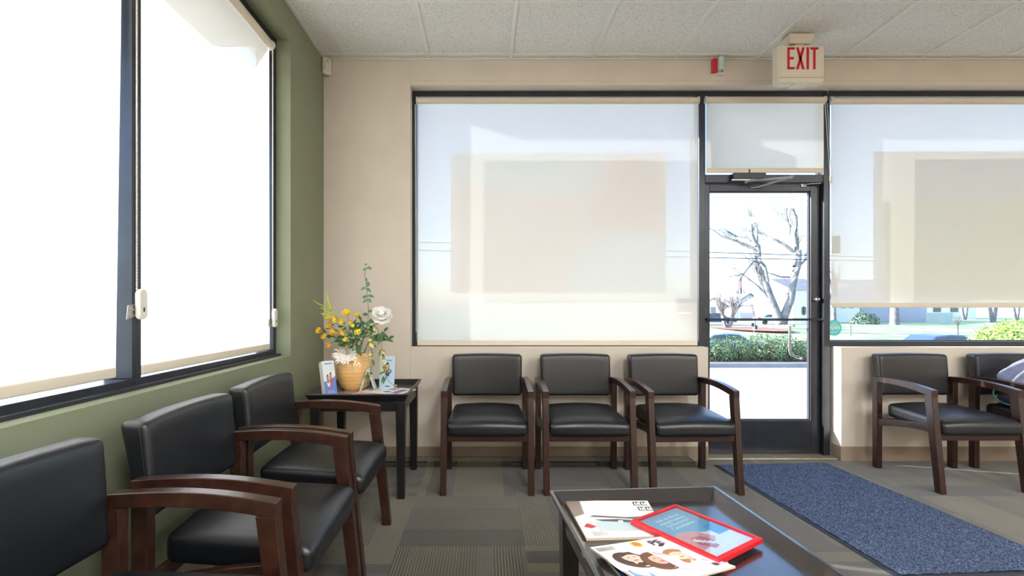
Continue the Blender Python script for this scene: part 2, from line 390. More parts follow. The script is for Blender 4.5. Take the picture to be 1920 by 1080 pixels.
# baseboards
struct(MB().box(XW, DX0, YW - .006, YW, 0, .108).build('baseboard_back', M['base'], bevel=.002))
struct(MB().box(DX1, XR, YW - .006, YW, 0, .108).box(DX1 - .005, DX1, YW - .006, SY, 0, .108).build('baseboard_right', M['base'], bevel=.002))
struct(MB().box(XW, XW + .006, YB, YW, 0, .108).build('baseboard_left', M['base'], bevel=.002))
# roof slab + eaves outside
struct(MB().box(XW - .55, XR + .4, YB - .4, YW + .62, 3.06, 3.3).build('roof', M['concrete']))
aw = MB().box(-2.35, XW - .20, -1.0, 2.91, 2.722, 2.80)
struct(aw.build('trim_4', M['bronze']))
# carpeted ledge along the far wall
struct(MB().box(XW, 1.51, 3.447, YW - .006, 0, .041).build('trim_5', M['ledge'], bevel=.008))
# threshold
struct(MB().box(1.66, 2.64, 3.60, 3.80, 0, .014).build('trim_6', M['alu'], bevel=.004))

def frame_back(name, x0, x1, z0, z1, fl, fr, fb, ft, depth=(SY, 3.770)):
    y0, y1 = depth
    b = MB().box(x0, x0 + fl, y0, y1, z0, z1).box(x1 - fr, x1, y0, y1, z0, z1)
    b.box(x0 + fl, x1 - fr, y0, y1, z0, z0 + fb).box(x0 + fl, x1 - fr, y0, y1, z1 - ft, z1)
    e = (.006)
    o = struct(b.build(name, M['bronze'], bevel=.002))
    p = MB().box(x0 + fl, x1 - fr, GY, GY + .006, z0 + fb, z1 - ft).build('pane', M['glass'], o)
    gk = MB()
    for (a0, a1, c0, c1) in ((x0 + fl, x1 - fr, z0 + fb, z0 + fb + e), (x0 + fl, x1 - fr, z1 - ft - e, z1 - ft), (x0 + fl, x0 + fl + e, z0 + fb, z1 - ft), (x1 - fr - e, x1 - fr, z0 + fb, z1 - ft)):
        gk.box(a0, a1, GY - .012, GY + .018, c0, c1)
    gk.build('gasket', M['rubber'], o)
    return o
w2 = frame_back('window_2', -.566, 1.680, .845, 2.80, .038, .048, .040, .043)
w3 = frame_back('window_3', 2.5875, 5.60, .845, 2.80, .048, .05, .040, .043)
# transom and door frame between the two mullions
w4 = frame_back('window_4', 1.680, 2.5875, 2.10, 2.80, .003, .003, .06, .043)
jb = MB().box(1.632, 1.680, SY, 3.77, 0, .845).box(1.632, 1.700, 3.7705, 3.835, 0.0, 2.5).box(2.5875, 2.636, SY, 3.77, 0, .845)  # left jamb deepened outward, unseen, to keep sun off the floor
jb.box(1.680, 1.700, 3.765, 3.80, 0.014, 2.10).box(2.567, 2.5875, 3.765, 3.80, 0.014, 2.10)
struct(jb.build('trim_7', M['bronze'], bevel=.002))
# glazed door leaf
d = empty('door_1', (1.684, 3.74, 0)); struct(d)
L = MB(); W_, Y0, Y1 = .900, -.025, .02
L.box(0, .049, Y0, Y1, .016, 2.096).box(.829, W_, Y0, Y1, .016, 2.096).box(.049, .829, Y0, Y1, 2.041, 2.096).box(.049, .829, Y0, Y1, .016, .271)
L.build('door_leaf', M['bronze'], d, bevel=.003)
MB().box(.049, .829, -.003, .003, .271, 2.041).build('pane', M['glass'], d)
MB().box(.049, .829, -.012, .012, .271, .277).box(.049, .829, -.012, .012, 2.035, 2.041).box(.049, .055, -.012, .012, .277, 2.035).box(.823, .829, -.012, .012, .277, 2.035).build('gasket', M['rubber'], d)
MB().tube([(.02, -.03, 1.052), (.02, -.075, 1.052), (.04, -.085, 1.052), (.86, -.085, 1.052), (.88, -.075, 1.052), (.88, -.03, 1.052)], .0095, 10).build('push_bar', M['bronze'], d, 40)
MB().tube([(.73, .02, 1.00), (.73, .07, 1.00), (.73, .075, .98), (.73, .075, .80), (.74, .075, .77), (.80, .07, .745), (.80, .02, .745)], .010, 10).build('door_handle', M['steel'], d, 40)
k = MB().tube([(.865, -.025, 1.205), (.865, -.045, 1.205)], .018, 16).sphere((.865, -.05, 1.205), .017, 12, 8).build('lock_cylinder', M['steel'], d, 40)
MB().box(.895, .9, -.024, -.01, .95, 1.3).build('lock_strike', M['steel'], d)
# closer: body on the transom bar, arms
cb = MB().box(.19, .44, -.105, -.062, 2.118, 2.162).tube([(.32, -.08, 2.165), (.32, -.08, 2.195)], .012, 12)

cb.build('door_closer', M['bronze'], d, 40, bevel=.004)
MB().box(.18, .42, -.103, -.064, 2.104, 2.1179).build('closer_cover', M['steel'], d, bevel=.003)
MB().tube([(.30, -.085, 2.105), (.42, -.16, 2.10), (.56, -.22, 2.10)], .0075, 8).tube([(.56, -.22, 2.10), (.40, -.05, 2.07), (.36, -.03, 2.068)], .0075, 8).sphere((.56, -.22, 2.10), .014, 8, 6).sphere((.30, -.085, 2.105), .016, 8, 6).build('closer_arm', M['steel'], d, 60)
MB().tube([(.76, -.03, 2.085), (.80, -.055, 2.09), (.885, -.055, 2.095)], .006, 8).box(.75, .79, -.035, -.025, 2.075, 2.095).build('door_catch', M['steel'], d, 60)

# left wall windows (frame front X=-1.293)
FX = -1.293; FXo = -1.40; GXl = -1.37
lf = MB()
lf.box(FXo, FX, LY0, 1.785, OZ0 - .003, .885).box(FXo, FX, LY0, 1.785, 2.757, OZ1).box(FXo, FX, LY0, LY0 + .04, .885, 2.757).box(FXo, FX, 1.762, 1.785, .885, 2.757)
lf.box(FX + .0001, FX + .03, LY0, 1.785, OZ0 - .002, .862)
w1 = struct(lf.build('window_1', M['bronze'], bevel=.002)); MB().box(GXl - .006, GXl, LY0 + .04, 1.762, .885, 2.757).build('pane', M['glass'], w1)
lf = MB()
lf.box(FXo, FX, 1.785, LY1, OZ0 - .003, .885).box(FXo, FX, 1.785, LY1, 2.757, OZ1).box(FXo, FX, 1.785, 1.808, .885, 2.757).box(FXo, FX, 2.935, LY1, .885, 2.757)
lf.box(FX + .0001, FX + .03, 1.785, LY1, OZ0 - .002, .862)
w5 = struct(lf.build('window_5', M['bronze'], bevel=.002)); MB().box(GXl - .006, GXl, 1.808, 2.935, .885, 2.757).build('pane', M['glass'], w5)

# ================================================================== ROLLER SHADES
def bead_chain(parent, p0, p1, name='bead_chain', gap=.016, step=.0085, r=.0030, slack=0.0):
    b = MB(); p0 = Vector(p0); p1 = Vector(p1); sd = (p1 - p0).cross(Vector((1, .6, 0))).normalized() * gap / 2
    for sg in (-1, 1):
        n = int((p1 - p0).length / step)
        for i in range(n):
            q = p0.lerp(p1, i / n) + sd * sg * (1 - .25 * i / n)
            b.sphere(q, r, 6, 4)
        b.tube([p0 + sd * sg, p1 + sd * sg * .75], .0010, 5)
    return b.build(name, M['white'], parent, 180)
def tensioner(parent, c, nrm, tang):
    # white capsule and its steel wall plate
    c = Vector(c); n = Vector(nrm); t = Vector(tang); up = Vector((0, 0, 1)); pts = []
    for k in range(24):
        a = 2 * PI * k / 24; q = (math.cos(a) * .021, math.sin(a) * .021 + (.035 if math.sin(a) > 0 else -.035)); pts.append(q)
    h = MB().prism(pts, lambda p, e: c + t * p[0] + up * p[1] + n * e, 0.0, .020)
    o = h.build('chain_tensioner', M['white'], parent, bevel=.004)
    MB().prism([(-.004, -.028), (.004, -.028), (.004, -.012), (-.004, -.012)], lambda p, e: c + t * p[0] + up * p[1] + n * e, .0199, .0206).build('slot', M['rubber'], o)
    pl = MB().prism([(-.055, -.055), (.0, -.040), (.0, .0), (-.048, -.004)], lambda p, e: c + t * p[0] + up * p[1] + n * e, -.006, -.003)
    for (px, py) in ((-.040, -.018), (-.040, -.040), (-.02, -.022)): pl.prism([(px + .004 * math.cos(a * PI / 4), py + .004 * math.sin(a * PI / 4)) for a in range(8)], lambda p, e: c + t * p[0] + up * p[1] + n * e, -.003, -.001)
    pl.build('mounting_plate', M['steel'], parent)

def shade(label, x0, x1, ztop, zbot, y, fab, tube_r=.024):
    e = empty('roller_shade', (x0, y, zbot)); tag(e, label, 'window shade', 'roller shades on the windows')
    W = x1 - x0; H = ztop - zbot
    f = MB(); n = 24
    vs = []; rows = [0.0, .25, .5, .75, 1.0]
    for r_ in rows:
        for i in range(n + 1):
            xx = W * i / n; vs.append((xx, .0015 * math.sin(xx * 4 + r_ * 3), .03 + (H - .03 - tube_r) * r_))
    fs = [(a * (n + 1) + i, a * (n + 1) + i + 1, (a + 1) * (n + 1) + i + 1, (a + 1) * (n + 1) + i) for a in range(len(rows) - 1) for i in range(n)]
    f.add(vs, fs); f.build('fabric', fab, e, 180)
    MB().tube([(0.0, -.004, H - tube_r), (W, -.004, H - tube_r)], tube_r, 24).build('roller_tube', M['cream'], e, 40)
    MB().pillow((W / 2, .005, .019), .0048, lambda p, h: p + Vector((W / 2, 0, .019)), (4, 1, 2)).build('hem_bar', M['cream'], e, 180)
    for xx in (-.006, W + .002):
        MB().tube([(xx, -.004, H - tube_r), (xx + .004, -.004, H - tube_r)], tube_r + .006, 20).build('bracket', M['white'], e, 40)
    return e
s2 = shade('wide white roller shade fully lowered over the window left of the glass door', -.519, 1.615, 2.741, .854, 3.664, M['shade'])
s4 = shade('small pale shade over the pane above the glass door', 1.676, 2.570, 2.741, 2.166, 3.655, M['shade_dense'])
s3 = shade('white roller shade stopped above the sill in the window right of the door', 2.633, 5.5, 2.738, 1.142, 3.664, M['shade'])
bead_chain(s2, (-.013, -.012, 1.83), (-.005, -.014, .10), gap=.012)
bead_chain(s4, (.905, -.012, .52), (.935, -.02, -.05), gap=.014)
MB().box(.922, .947, -.028, -.022, -.085, -.03).build('chain_bracket', M['white'], s4, bevel=.003)
def shade_side(label, y0, y1, ztop, zbot, x, xs=0.0, ys=0.0):
    e = empty('roller_shade', (x, y0, zbot)); tag(e, label, 'window shade', 'roller shades on the windows')
    W = y1 - y0; H = ztop - zbot; r = .024
    f = MB(); n = 16; vs = []
    rows = [0, .25, .5, .75, 1.0]
    for q in rows:
        for i in range(n + 1): vs.append((.0015 * math.sin(i * .9 + q * 3), W * i / n * (1 - ys * (1 - q)), .03 + (H - .03 - r) * q))
    fs = [(a * (n + 1) + i, a * (n + 1) + i + 1, (a + 1) * (n + 1) + i + 1, (a + 1) * (n + 1) + i) for a in range(len(rows) - 1) for i in range(n)]
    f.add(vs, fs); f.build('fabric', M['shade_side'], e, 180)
    MB().tube([(.004, 0, H - r), (.004, W, H - r)], r, 24).build('roller_tube', M['cream'], e, 40)
    Wb = W * (1 - ys)
    MB().pillow((.006, Wb / 2, .019), .006, lambda p, h: p + Vector((0, Wb / 2, .019)), (1, 4, 2)).build('hem_bar', M['cream'], e, 180)
    for yy in (-.006, W + .002):
        b = MB().tube([(.004, yy, H - r), (.004, yy + .008, H - r)], r + .006, 20)
        b.build('bracket', M['white'], e, 40)
    return e
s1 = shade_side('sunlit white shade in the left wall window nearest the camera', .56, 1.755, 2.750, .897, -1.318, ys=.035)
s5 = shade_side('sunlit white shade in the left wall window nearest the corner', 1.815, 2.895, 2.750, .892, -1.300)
bead_chain(s1, (.033, 1.214, 1.85), (.033, 1.214, .31), gap=.022)
tensioner(s1, (.040, 1.214, .262), (1, 0, 0), (0, 1, 0))
bead_chain(s5, (.012, 1.10, 1.82), (.012, 1.10, .24), gap=.018)
tensioner(s5, (.014, 1.10, .19), (1, 0, 0), (0, 1, 0))

# ================================================================== POSTERS AND STICKERS ON THE GLASS
pf1 = film('poster_print_pale_pink', rgb(186, 168, 156), .86)
pf2 = film('poster_print_skin', rgb(182, 162, 150), .88)
pf3 = film('poster_print_grey', rgb(176, 180, 174), .84)
pf4 = film('poster_print_sage', rgb(128, 130, 102), .92)
pf5 = film('poster_print_rose', rgb(146, 116, 108), .92)
pf6 = film('poster_print_cool_grey', rgb(134, 136, 134), .92)
def poster(name, label, x0, x1, z0, z1, pieces, mats, y=GY - .002):
    e = empty(name, (x0, y, z0)); tag(e, label, 'poster')
    b = MB(); W = x1 - x0; H = z1 - z0
    NX, NZ = 40, 30
    for i in range(NX):
        for j in range(NZ):
            u, v = (i + .5) / NX, (j + .5) / NZ; mi = 0
            for (cu, cv, ru, rv, m) in pieces:
                if ((u - cu) / ru) ** 2 + ((v - cv) / rv) ** 2 < 1: mi = m
            b.add([(W * i / NX, 0, H * j / NZ), (W * (i + 1) / NX, 0, H * j / NZ), (W * (i + 1) / NX, 0, H * (j + 1) / NZ), (W * i / NX, 0, H * (j + 1) / NZ)], [(0, 1, 2, 3)], mi)
    b.build('printed_sheet', mats, e, weld=True)
    return e
Zg = GY
def gx(u): return (u - VPX) * Zg / F
def gz(v): return CZ - (v - VPY) * Zg / F
poster('window_poster', 'large faded pink poster on the glass behind the shade left of the door', gx(845), gx(1248), gz(549), gz(287),
       [(.45, .95, .5, .25, 2), (.82, .62, .17, .36, 1), (.85, .1, .3, .35, 2)], [pf1, pf2, pf3])
poster('window_poster', 'large sage green and rose poster on the glass behind the right hand shade', gx(1637), gx(2300), gz(562), gz(284),
       [(.25, .98, .3, .33, 2), (.66, .5, .22, .55, 1), (.6, .85, .15, .3, 1)], [pf4, pf5, pf6])
# round teal sticker reading FAVE seen from behind
st = empty('round_sticker', P(1567, 615, Zg - .022)); tag(st, 'round teal sticker with reversed white letters in the low gap of the right window', 'sticker')
st.location.y = GY - .002
MB().prism([(.062 * math.cos(2 * PI * k / 32), .062 * math.sin(2 * PI * k / 32)) for k in range(32)], lambda p, t: (p[0] + .0, t, p[1]), 0, .001).build('sticker_disc', M['teal'], st)
vs, fs = text_geo('FAVE', .040, 1, .0012)
MB().add([(-x + .0, -.0004, z) for x, z in vs], fs).box(-.025, .025, -.0006, -.0001, -.035, -.031).box(-.006, .006, -.0006, -.0001, .036, .044).box(-.03, .03, -.0006, -.0001, .024, .027).build('lettering', M['paper'], st)
st = empty('small_sticker', (gx(1562), GY - .002, gz(475))); tag(st, 'small green sticker at the left edge of the right window behind the shade', 'sticker')
MB().box(0, .055, 0, .001, 0, .135).build('sticker_sheet', mat('sticker_back', rgb(150, 140, 110), .5), st)
MB().box(-.008, .0, 0, .001, 0, .135).build('green_edge', mat('sticker_green', rgb(60, 170, 90), .5), st)
st = empty('small_sticker', (gx(1268), GY - .002, gz(610))); tag(st, 'small pale notice behind the lower right corner of the wide shade', 'sticker')
MB().box(0, .12, 0, .001, 0, .09, 0).box(0, .12, 0, .001, .1, .21, 1).build('printed_sheet', [M['paper'], mat('notice_grey', rgb(176, 172, 166))], st)

# ================================================================== CEILING / WALL FITTINGS
ex = empty('exit_sign', (2.135, 3.285, ZC)); tag(ex, 'cream exit sign with red letters hanging from the ceiling before the door', 'exit sign')
hs = MB().pillow((.158, .036, .128), .012, lambda p, h: p + Vector((0, 0, -.2)), (4, 2, 4))
hs.build('housing', M['cream'], ex, 180)
MB().box(-.14, .14, -.0375, -.035, -.278, -.09).build('face_plate', M['cream'], ex, bevel=.001)
MB().box(-.15, .15, -.0372, -.0355, -.2935, -.2905).build('seam', M['base'], ex)
MB().box(-.045, .045, -.037, .036, -.337, -.327).box(-.14, -.05, -.02, .02, -.331, -.328).build('lamp_lens', M['white'], ex, bevel=.002)
MB().hexa([(-.068, -.03, -.058), (.068, -.03, -.058), (.068, .03, -.058), (-.068, .03, -.058), (-.088, -.05, -.001), (.088, -.05, -.001), (.088, .05, -.001), (-.088, .05, -.001)]).box(-.03, .03, -.02, .02, -.073, -.0581).build('canopy', M['cream'], ex, bevel=.003)
lt = MB()
def letter(polys, ox):
    for p in polys: lt.prism([(ox + a, b_) for a, b_ in p], lambda q, t: (q[0], t, q[1]), -.0375, -.0392)
h0, h1 = -.238, -.090; Wd = .049; sk = .0155; hm = (h0 + h1) / 2
letter([[(0, h0), (sk, h0), (sk, h1), (0, h1)], [(sk, h0), (Wd, h0), (Wd, h0 + .015), (sk, h0 + .015)], [(sk, h1 - .015), (Wd, h1 - .015), (Wd, h1), (sk, h1)], [(sk, hm - .007), (Wd * .88, hm - .007), (Wd * .88, hm + .009), (sk, hm + .009)]], -.0966)
letter([[(0, h0), (.017, h0), (.058, h1), (.041, h1)], [(.041, h0), (.058, h0), (.017, h1), (0, h1)]], -.0378)
letter([[(0, h0), (.016, h0), (.016, h1), (0, h1)]], .033)
letter([[(0, h1 - .015), (.053, h1 - .015), (.053, h1), (0, h1)], [(.0185, h0), (.0345, h0), (.0345, h1 - .015), (.0185, h1 - .015)]], .0594)
lt.build('exit_lettering', M['redpaint'], ex)
sb = empty('fire_strobe', (P(1343, 127, YW).x, YW, P(1343, 127, YW).z)); tag(sb, 'small red fire alarm strobe on the wall left of the exit sign', 'alarm')
MB().box(-.052, .058, -.012, 0, -.06, .052).build('back_plate', M['white'], sb, bevel=.004)
MB().box(-.045, -.006, -.045, -.012, -.05, .05).build('red_housing', M['red'], sb, bevel=.004)
MB().pillow((.018, .03, .045), .008, lambda p, h: p + Vector((.006, -.045, .006)), (2, 2, 2)).build('strobe_lens', M['acrylic_edge'], sb, 180)
MB().sphere((.038, -.014, .03), .009, 8, 6).sphere((.038, -.014, -.03), .009, 8, 6).sphere((.04, -.014, 0), .012, 8, 6).build('bracket_screw', M['steel'], sb, 180)
ms = empty('motion_sensor', (XW + .028, YW - .028, 2.925), R(45)); tag(ms, 'small white motion sensor mounted in the corner under the ceiling', 'sensor')
MB().pillow((.033, .022, .062), .012, lambda p, h: p + Vector((0, 0, 0)), (2, 2, 3)).build('housing', M['white'], ms, 180)
MB().pillow((.022, .006, .028), .004, lambda p, h: p + Vector((0, -.022, -.012)), (2, 1, 2)).build('lens', M['cream'], ms, 180)
MB().sphere((0, -.0225, .035), .004, 8, 6).build('indicator', M['rubber'], ms, 180)
nl = MB().tube([P(1551, 175, 3.67) + Vector((.0, -.0, 0)), P(1553, 168, 3.64), P(1557, 165, 3.62)], .002, 6).build('ceiling_hook', M['white'], None, 180)
tag(nl, 'tiny bent white wire hook above the mullion right of the door', 'hook')

# ================================================================== CHAIRS
def arm_z(t): return .648 + .010 * math.sin(PI * min(1, t * 1.0)) * 1.2 - .020 * t ** 2.2        # t 0 rear .. 1 front, top of arm
def make_chair():
    root = empty('waiting_room_chair')
    AW = .038; XO = .2875
    for sg in (-1, 1):
        xa, xb = sorted((sg * XO, sg * (XO - AW)))
        # rear leg, straight up to the arm
        MB().hexa([(xa, .215, 0), (xb, .215, 0), (xb, .258, 0), (xa, .258, 0), (xa, .212, .612), (xb, .212, .612), (xb, .260, .612), (xa, .260, .612)]).build('leg', M['wood'], root, bevel=.003)
        # front leg, raked forward
        MB().hexa([(xa, -.265, 0), (xb, -.265, 0), (xb, -.222, 0), (xa, -.222, 0), (xa, -.205, .592), (xb, -.205, .592), (xb, -.150, .592), (xa, -.150, .592)]).build('leg', M['wood'], root, bevel=.003)
        # arched armrest
        n = 14; top = []; bot = []
        for i in range(n + 1):
            t = i / n; yy = .262 - .469 * t
            top.append((yy, arm_z(t))); bot.append((yy, arm_z(t) - .038 - .006 * t))
        poly = top + bot[::-1]
        MB().prism(poly, lambda p, x: (x, p[0], p[1]), xa, xb).build('armrest', M['wood'], root, bevel=.003)
        # bowed side rail
        rt = [(.215, .351), (.10, .374), (-.02, .392), (-.13, .402), (-.19, .404)]
        rb = [(.215, .303), (.10, .331), (-.02, .352), (-.13, .362), (-.20, .360)]
        MB().prism(rt + rb[::-1], lambda p, x: (x, p[0], p[1]), xa + .006, xb - .006).build('side_rail', M['wood'], root, bevel=.002)
    MB().box(-.2495, .2495, -.222, -.198, .318, .362).build('front_rail', M['wood'], root, bevel=.003)
    MB().box(-.2495, .2495, .222, .246, .308, .352).build('rear_rail', M['wood'], root, bevel=.003)
    for sg in (-1, 1):     # short posts carrying the backrest
        MB().box(*sorted((sg * .2495, sg * .205)), .232, .256, .54, .60).build('back_bracket', M['wood'], root, bevel=.002)
    def sw(p, h):
        fx, fy = p.x / h[0], p.y / h[1]; k = (p.z / h[2] + 1) / 2
        x = p.x * (1 - .07 * (fy + 1) / 2)
        z = .408 + .012 * fy + p.z + k * (.026 * (1 - fx * fx) * (1 - .6 * fy * fy) + .004)
        # front of the cushion rolls down
        if fy < -.6: z -= k * .016 * ((-fy - .6) / .4) ** 2
        y = p.y - .022 - .010 * (1 - fx * fx) * (fy < 0) * abs(fy)
        return Vector((x, y, z))
    st = MB().pillow((.249, .225, .044), .026, sw, (14, 12, 4)).build('seat', M['vinyl'], root, 180, weld=True)
    def bw(p, h):
        fx, fz = p.x / h[0], p.z / h[2]; k = (1 - p.y / h[1]) / 2      # k 1 at the front
        th = .6 + .4 * (fz + 1) / 2                                       # thicker towards the top
        y = .262 + p.y * th * 1.0 + .020 * (fz + 1) / 2 + .012 * ((fz + 1) / 2) ** 2
        y -= k * .016 * fx * fx - k * .006 * (1 - fx * fx) * (1 - fz * fz) * 0
        z = .662 + p.z + .006 * (1 - fx * fx) * (fz > 0) * fz
        return Vector((p.x * (1 + .01 * fz), y, z))
    bk = MB().pillow((.246, .037, .145), .020, bw, (16, 3, 10)).build('backrest', M['vinyl'], root, 180, weld=True)
    for sg in (-1, 1):     # welt seams down the sides of the backrest
        pts = []
        for i in range(15):
            zz = -.128 + .256 * i / 14; q = bw(Vector((sg * .2458, -.017, zz)), (.246, .037, .145)); pts.append((q.x + sg * .0004, q.y, q.z))
        MB().tube(pts, .0016, 6).build('piping', M['vinyl'], bk, 180)
    return root
proto = make_chair()
G1, G2, G3 = 'chairs along the far wall left of the door', 'chairs along the green wall', 'chairs along the far wall right of the door'
spots = [
    (.012, 3.183, 0, 'black vinyl wooden armchair under the wide window, next to the end table', G1),
    (.643, 3.183, 0, 'black vinyl wooden armchair under the wide window, middle of the three', G1),
    (1.282, 3.178, R(2.2), 'black vinyl wooden armchair partly in front of the glass door', G1),
    (-.762, 2.275, R(90), 'armchair under the green wall window, the one beside the end table', G2),
    (-.762, 1.672, R(90), 'armchair under the green wall window, middle one of its row', G2),
    (-.762, 1.028, R(90), 'armchair cut off at the lower left corner, nearest the camera', G2),
    (3.072, 3.205, 0, 'empty armchair just right of the glass door, seen from its side', G3),
    (3.765, 3.205, 0, 'armchair at the right picture edge with a jacket lying on it', G3)]
for i, (x, y, a, lb, gr) in enumerate(spots):
    o = proto if i == 0 else copy_tree(proto)
    o.location = (x, y, 0); o.rotation_euler = (0, 0, a); tag(o, lb, 'chair', gr)

# ================================================================== TABLES
def tray_table(name, label, cat, cx, cy, rz, hx, hy, zr, inx, iny, m, rim=.015, drop=.038, fl=.032, legw=.058, legb=.042, group=None):
    root = empty(name, (cx, cy, 0), rz); tag(root, label, cat, group)
    zf = zr - drop
    # tray: outer shell flares out to the rim, inner well slopes back down
    o_b = (hx - fl * .9, hy - fl * .9, zr - drop - .018); o_t = (hx, hy, zr - .006); r_t = (hx - .003, hy - .003, zr)
    i_t = (hx - rim, hy - rim, zr); i_b = (hx - rim - fl, hy - rim - fl, zf)
    vs = []
    for (a, b_, z) in (o_b, o_t, r_t, i_t, i_b): vs += [(-a, -b_, z), (a, -b_, z), (a, b_, z), (-a, b_, z)]
    fs = []
    for k in range(4):
        for j in range(4): fs.append((k * 4 + j, k * 4 + (j + 1) % 4, (k + 1) * 4 + (j + 1) % 4, (k + 1) * 4 + j))
    fs += [(3, 2, 1, 0), (16, 17, 18, 19)]
    MB().add(vs, fs).build('tray_top', m, root, bevel=.0015)
    zl = o_b[2]
    ap = MB(); ax, ay = hx - inx - .008, hy - iny - .008
    for (x0, x1, y0, y1) in ((-ax + .05, ax - .05, -ay, -ay + .018), (-ax + .05, ax - .05, ay - .018, ay), (-ax, -ax + .018, -ay + .05, ay - .05), (ax - .018, ax, -ay + .05, ay - .05)):
        MB().box(x0, x1, y0, y1, zl - .060, zl - .001).build('apron', m, root, bevel=.002)
    for sx in (-1, 1):
        for sy in (-1, 1):
            X1, Y1 = sx * (hx - inx), sy * (hy - iny); X0, Y0 = X1 - sx * legw, Y1 - sy * legw
            Xb, Yb = X1 - sx * legb, Y1 - sy * legb; dx = sx * .006
            q = lambda a, b_, c, d_, z: [(min(a, b_), min(c, d_), z), (max(a, b_), min(c, d_), z), (max(a, b_), max(c, d_), z), (min(a, b_), max(c, d_), z)]
            MB().hexa(q(X1 - dx, Xb - dx, Y1 - sy * .006, Yb - sy * .006, 0) + q(X1, X0, Y1, Y0, zl - .0005)).build('leg', m, root, bevel=.003)
    return root
tray_table('end_table', 'black square end table with a tray top in the corner', 'table', -.762, 3.148, 0, .306, .306, .632, .022, .022, M['black'], drop=.030, fl=.028)
CT = (.588, 1.181); CR = R(4)
tray_table('coffee_table', 'dark coffee table with a raised tray rim in front of the mat', 'table', CT[0], CT[1], CR, .316, .60, .48, .030, .030, M['coffee'], rim=.014, drop=.036, fl=.034, legw=.062, legb=.05)

# ================================================================== PRINTED THINGS
def sheet_thing(name, label, cat, corners, thick, group=None, mats=None, curl=0.0):
    """corners: TL, TR, BR, BL on the underside; gives an Empty with local x along TL->TR, y along BL->TL"""
    TL, TR, BR, BL = [Vector(c) for c in corners]
    o = TL.copy(); ang = math.atan2(TR.y - TL.y, TR.x - TL.x)
    e = empty(name, (BL.x, BL.y, BL.z), 0); tag(e, label, cat, group)
    def W(u, v, h=0.0):     # u 0..1 left->right, v 0..1 bottom->top
        p = (BL * (1 - u) + BR * u) * (1 - v) + (TL * (1 - u) + TR * u) * v - BL
        return Vector((p.x, p.y, p.z + h + curl * (v - .5) ** 2 * 4 * (1 if v < .5 else .3) + curl * .6 * (1 - u) ** 3))
    e['_t'] = thick
    return e, W
def slab(W, t0, t1, n=8, mi=0, b=None):
    b = b or MB(); vs = []
    for h in (t0, t1):
        for i in range(n + 1):
            for j in range(n + 1): vs.append(W(i / n, j / n, h))
    N = (n + 1) ** 2; fs = []
    for i in range(n):
        for j in range(n):
            a = i * (n + 1) + j
            fs.append((a, a + 1, a + n + 2, a + n + 1)); fs.append((N + a, N + a + n + 1, N + a + n + 2, N + a + 1))
    for i in range(n):
        for (a, c) in ((i * (n + 1), (i + 1) * (n + 1)), ((i + 1) * (n + 1) + n, i * (n + 1) + n)): fs.append((a, c, c + N, a + N))
        for (a, c) in ((i + 1, i), (n * (n + 1) + i, n * (n + 1) + i + 1)): fs.append((a, c, c + N, a + N))
    return b.add(vs, fs, mi)
def patch(b, W, pts, h, mi):       # flat printed shape on a cover, triangulated fan about its centre
    cu = sum(p[0] for p in pts) / len(pts); cv = sum(p[1] for p in pts) / len(pts)
    vs = [W(cu, cv, h)] + [W(u, v, h) for u, v in pts]; n = len(pts)
    b.add(vs, [(0, 1 + i, 1 + (i + 1) % n) for i in range(n)], mi)
def ell(cu, cv, ru, rv, rot=0, n=18):
    c, s_ = math.cos(rot), math.sin(rot)
    return [(cu + ru * math.cos(a) * c - rv * math.sin(a) * s_, cv + ru * math.cos(a) * s_ + rv * math.sin(a) * c) for a in [2 * PI * k / n for k in range(n)]]
def rect(u0, v0, u1, v1): return [(u0, v0), (u1, v0), (u1, v1), (u0, v1)]
def words(b, W, txt, cu, cv, size, mi, h, asp=1.0, bold=0.0, rot=0):
    vs, fs = text_geo(txt, size, 1.0, bold); c, s_ = math.cos(rot), math.sin(rot)
    b.add([W(cu + (x * c - y * s_) * asp, cv + (x * s_ + y * c), h) for x, y in vs], fs, mi)
def figure(b, W, cu, cv, s_, mhair, mskin, mlip, h, tilt=0, mcloth=None):
    if mcloth is not None: patch(b, W, ell(cu, cv - s_ * 1.9, s_ * 1.5, s_ * 1.1), h, mcloth)
    patch(b, W, ell(cu - s_ * .15, cv - s_ * .3, s_ * 1.15, s_ * 1.55, tilt), h + .0001, mhair)
    patch(b, W, ell(cu, cv - s_ * 1.05, s_ * .32, s_ * .6, tilt), h + .0002, mskin)
    patch(b, W, ell(cu, cv, s_ * .66, s_ * .9, tilt), h + .0003, mskin)
    patch(b, W, ell(cu, cv - s_ * .42, s_ * .24, s_ * .09), h + .0004, mlip)
    for q in (-.25, .25): patch(b, W, ell(cu + q * s_, cv + s_ * .12, s_ * .12, s_ * .05), h + .0004, mhair)
    patch(b, W, [(cu - s_ * .7, cv + s_ * .35), (cu - s_ * .45, cv + s_ * 1.0), (cu + s_ * .45, cv + s_ * 1.0), (cu + s_ * .7, cv + s_ * .35), (cu, cv + s_ * .62)], h + .0004, mhair)
ZT = .4445     # coffee table well
# --- dark blue magazine, lowest, barely showing at the lower left of the pile
e, W = sheet_thing('magazine', 'dark blue magazine at the bottom of the nearest pile on the coffee table', 'magazine',
    [(.335, 1.335, ZT), (.56, 1.40, ZT), (.615, 1.175, ZT), (.385, 1.10, ZT)], .005, 'magazines on the coffee table')
slab(W, 0, .0045).build('pages', M['pages'], e)
b = MB(); slab(W, .0045, .0052, mi=0, b=b); patch(b, W, rect(.02, .9, .3, .98), .0054, 1); b.build('cover', [ink(34, 48, 84), M['paper']], e)
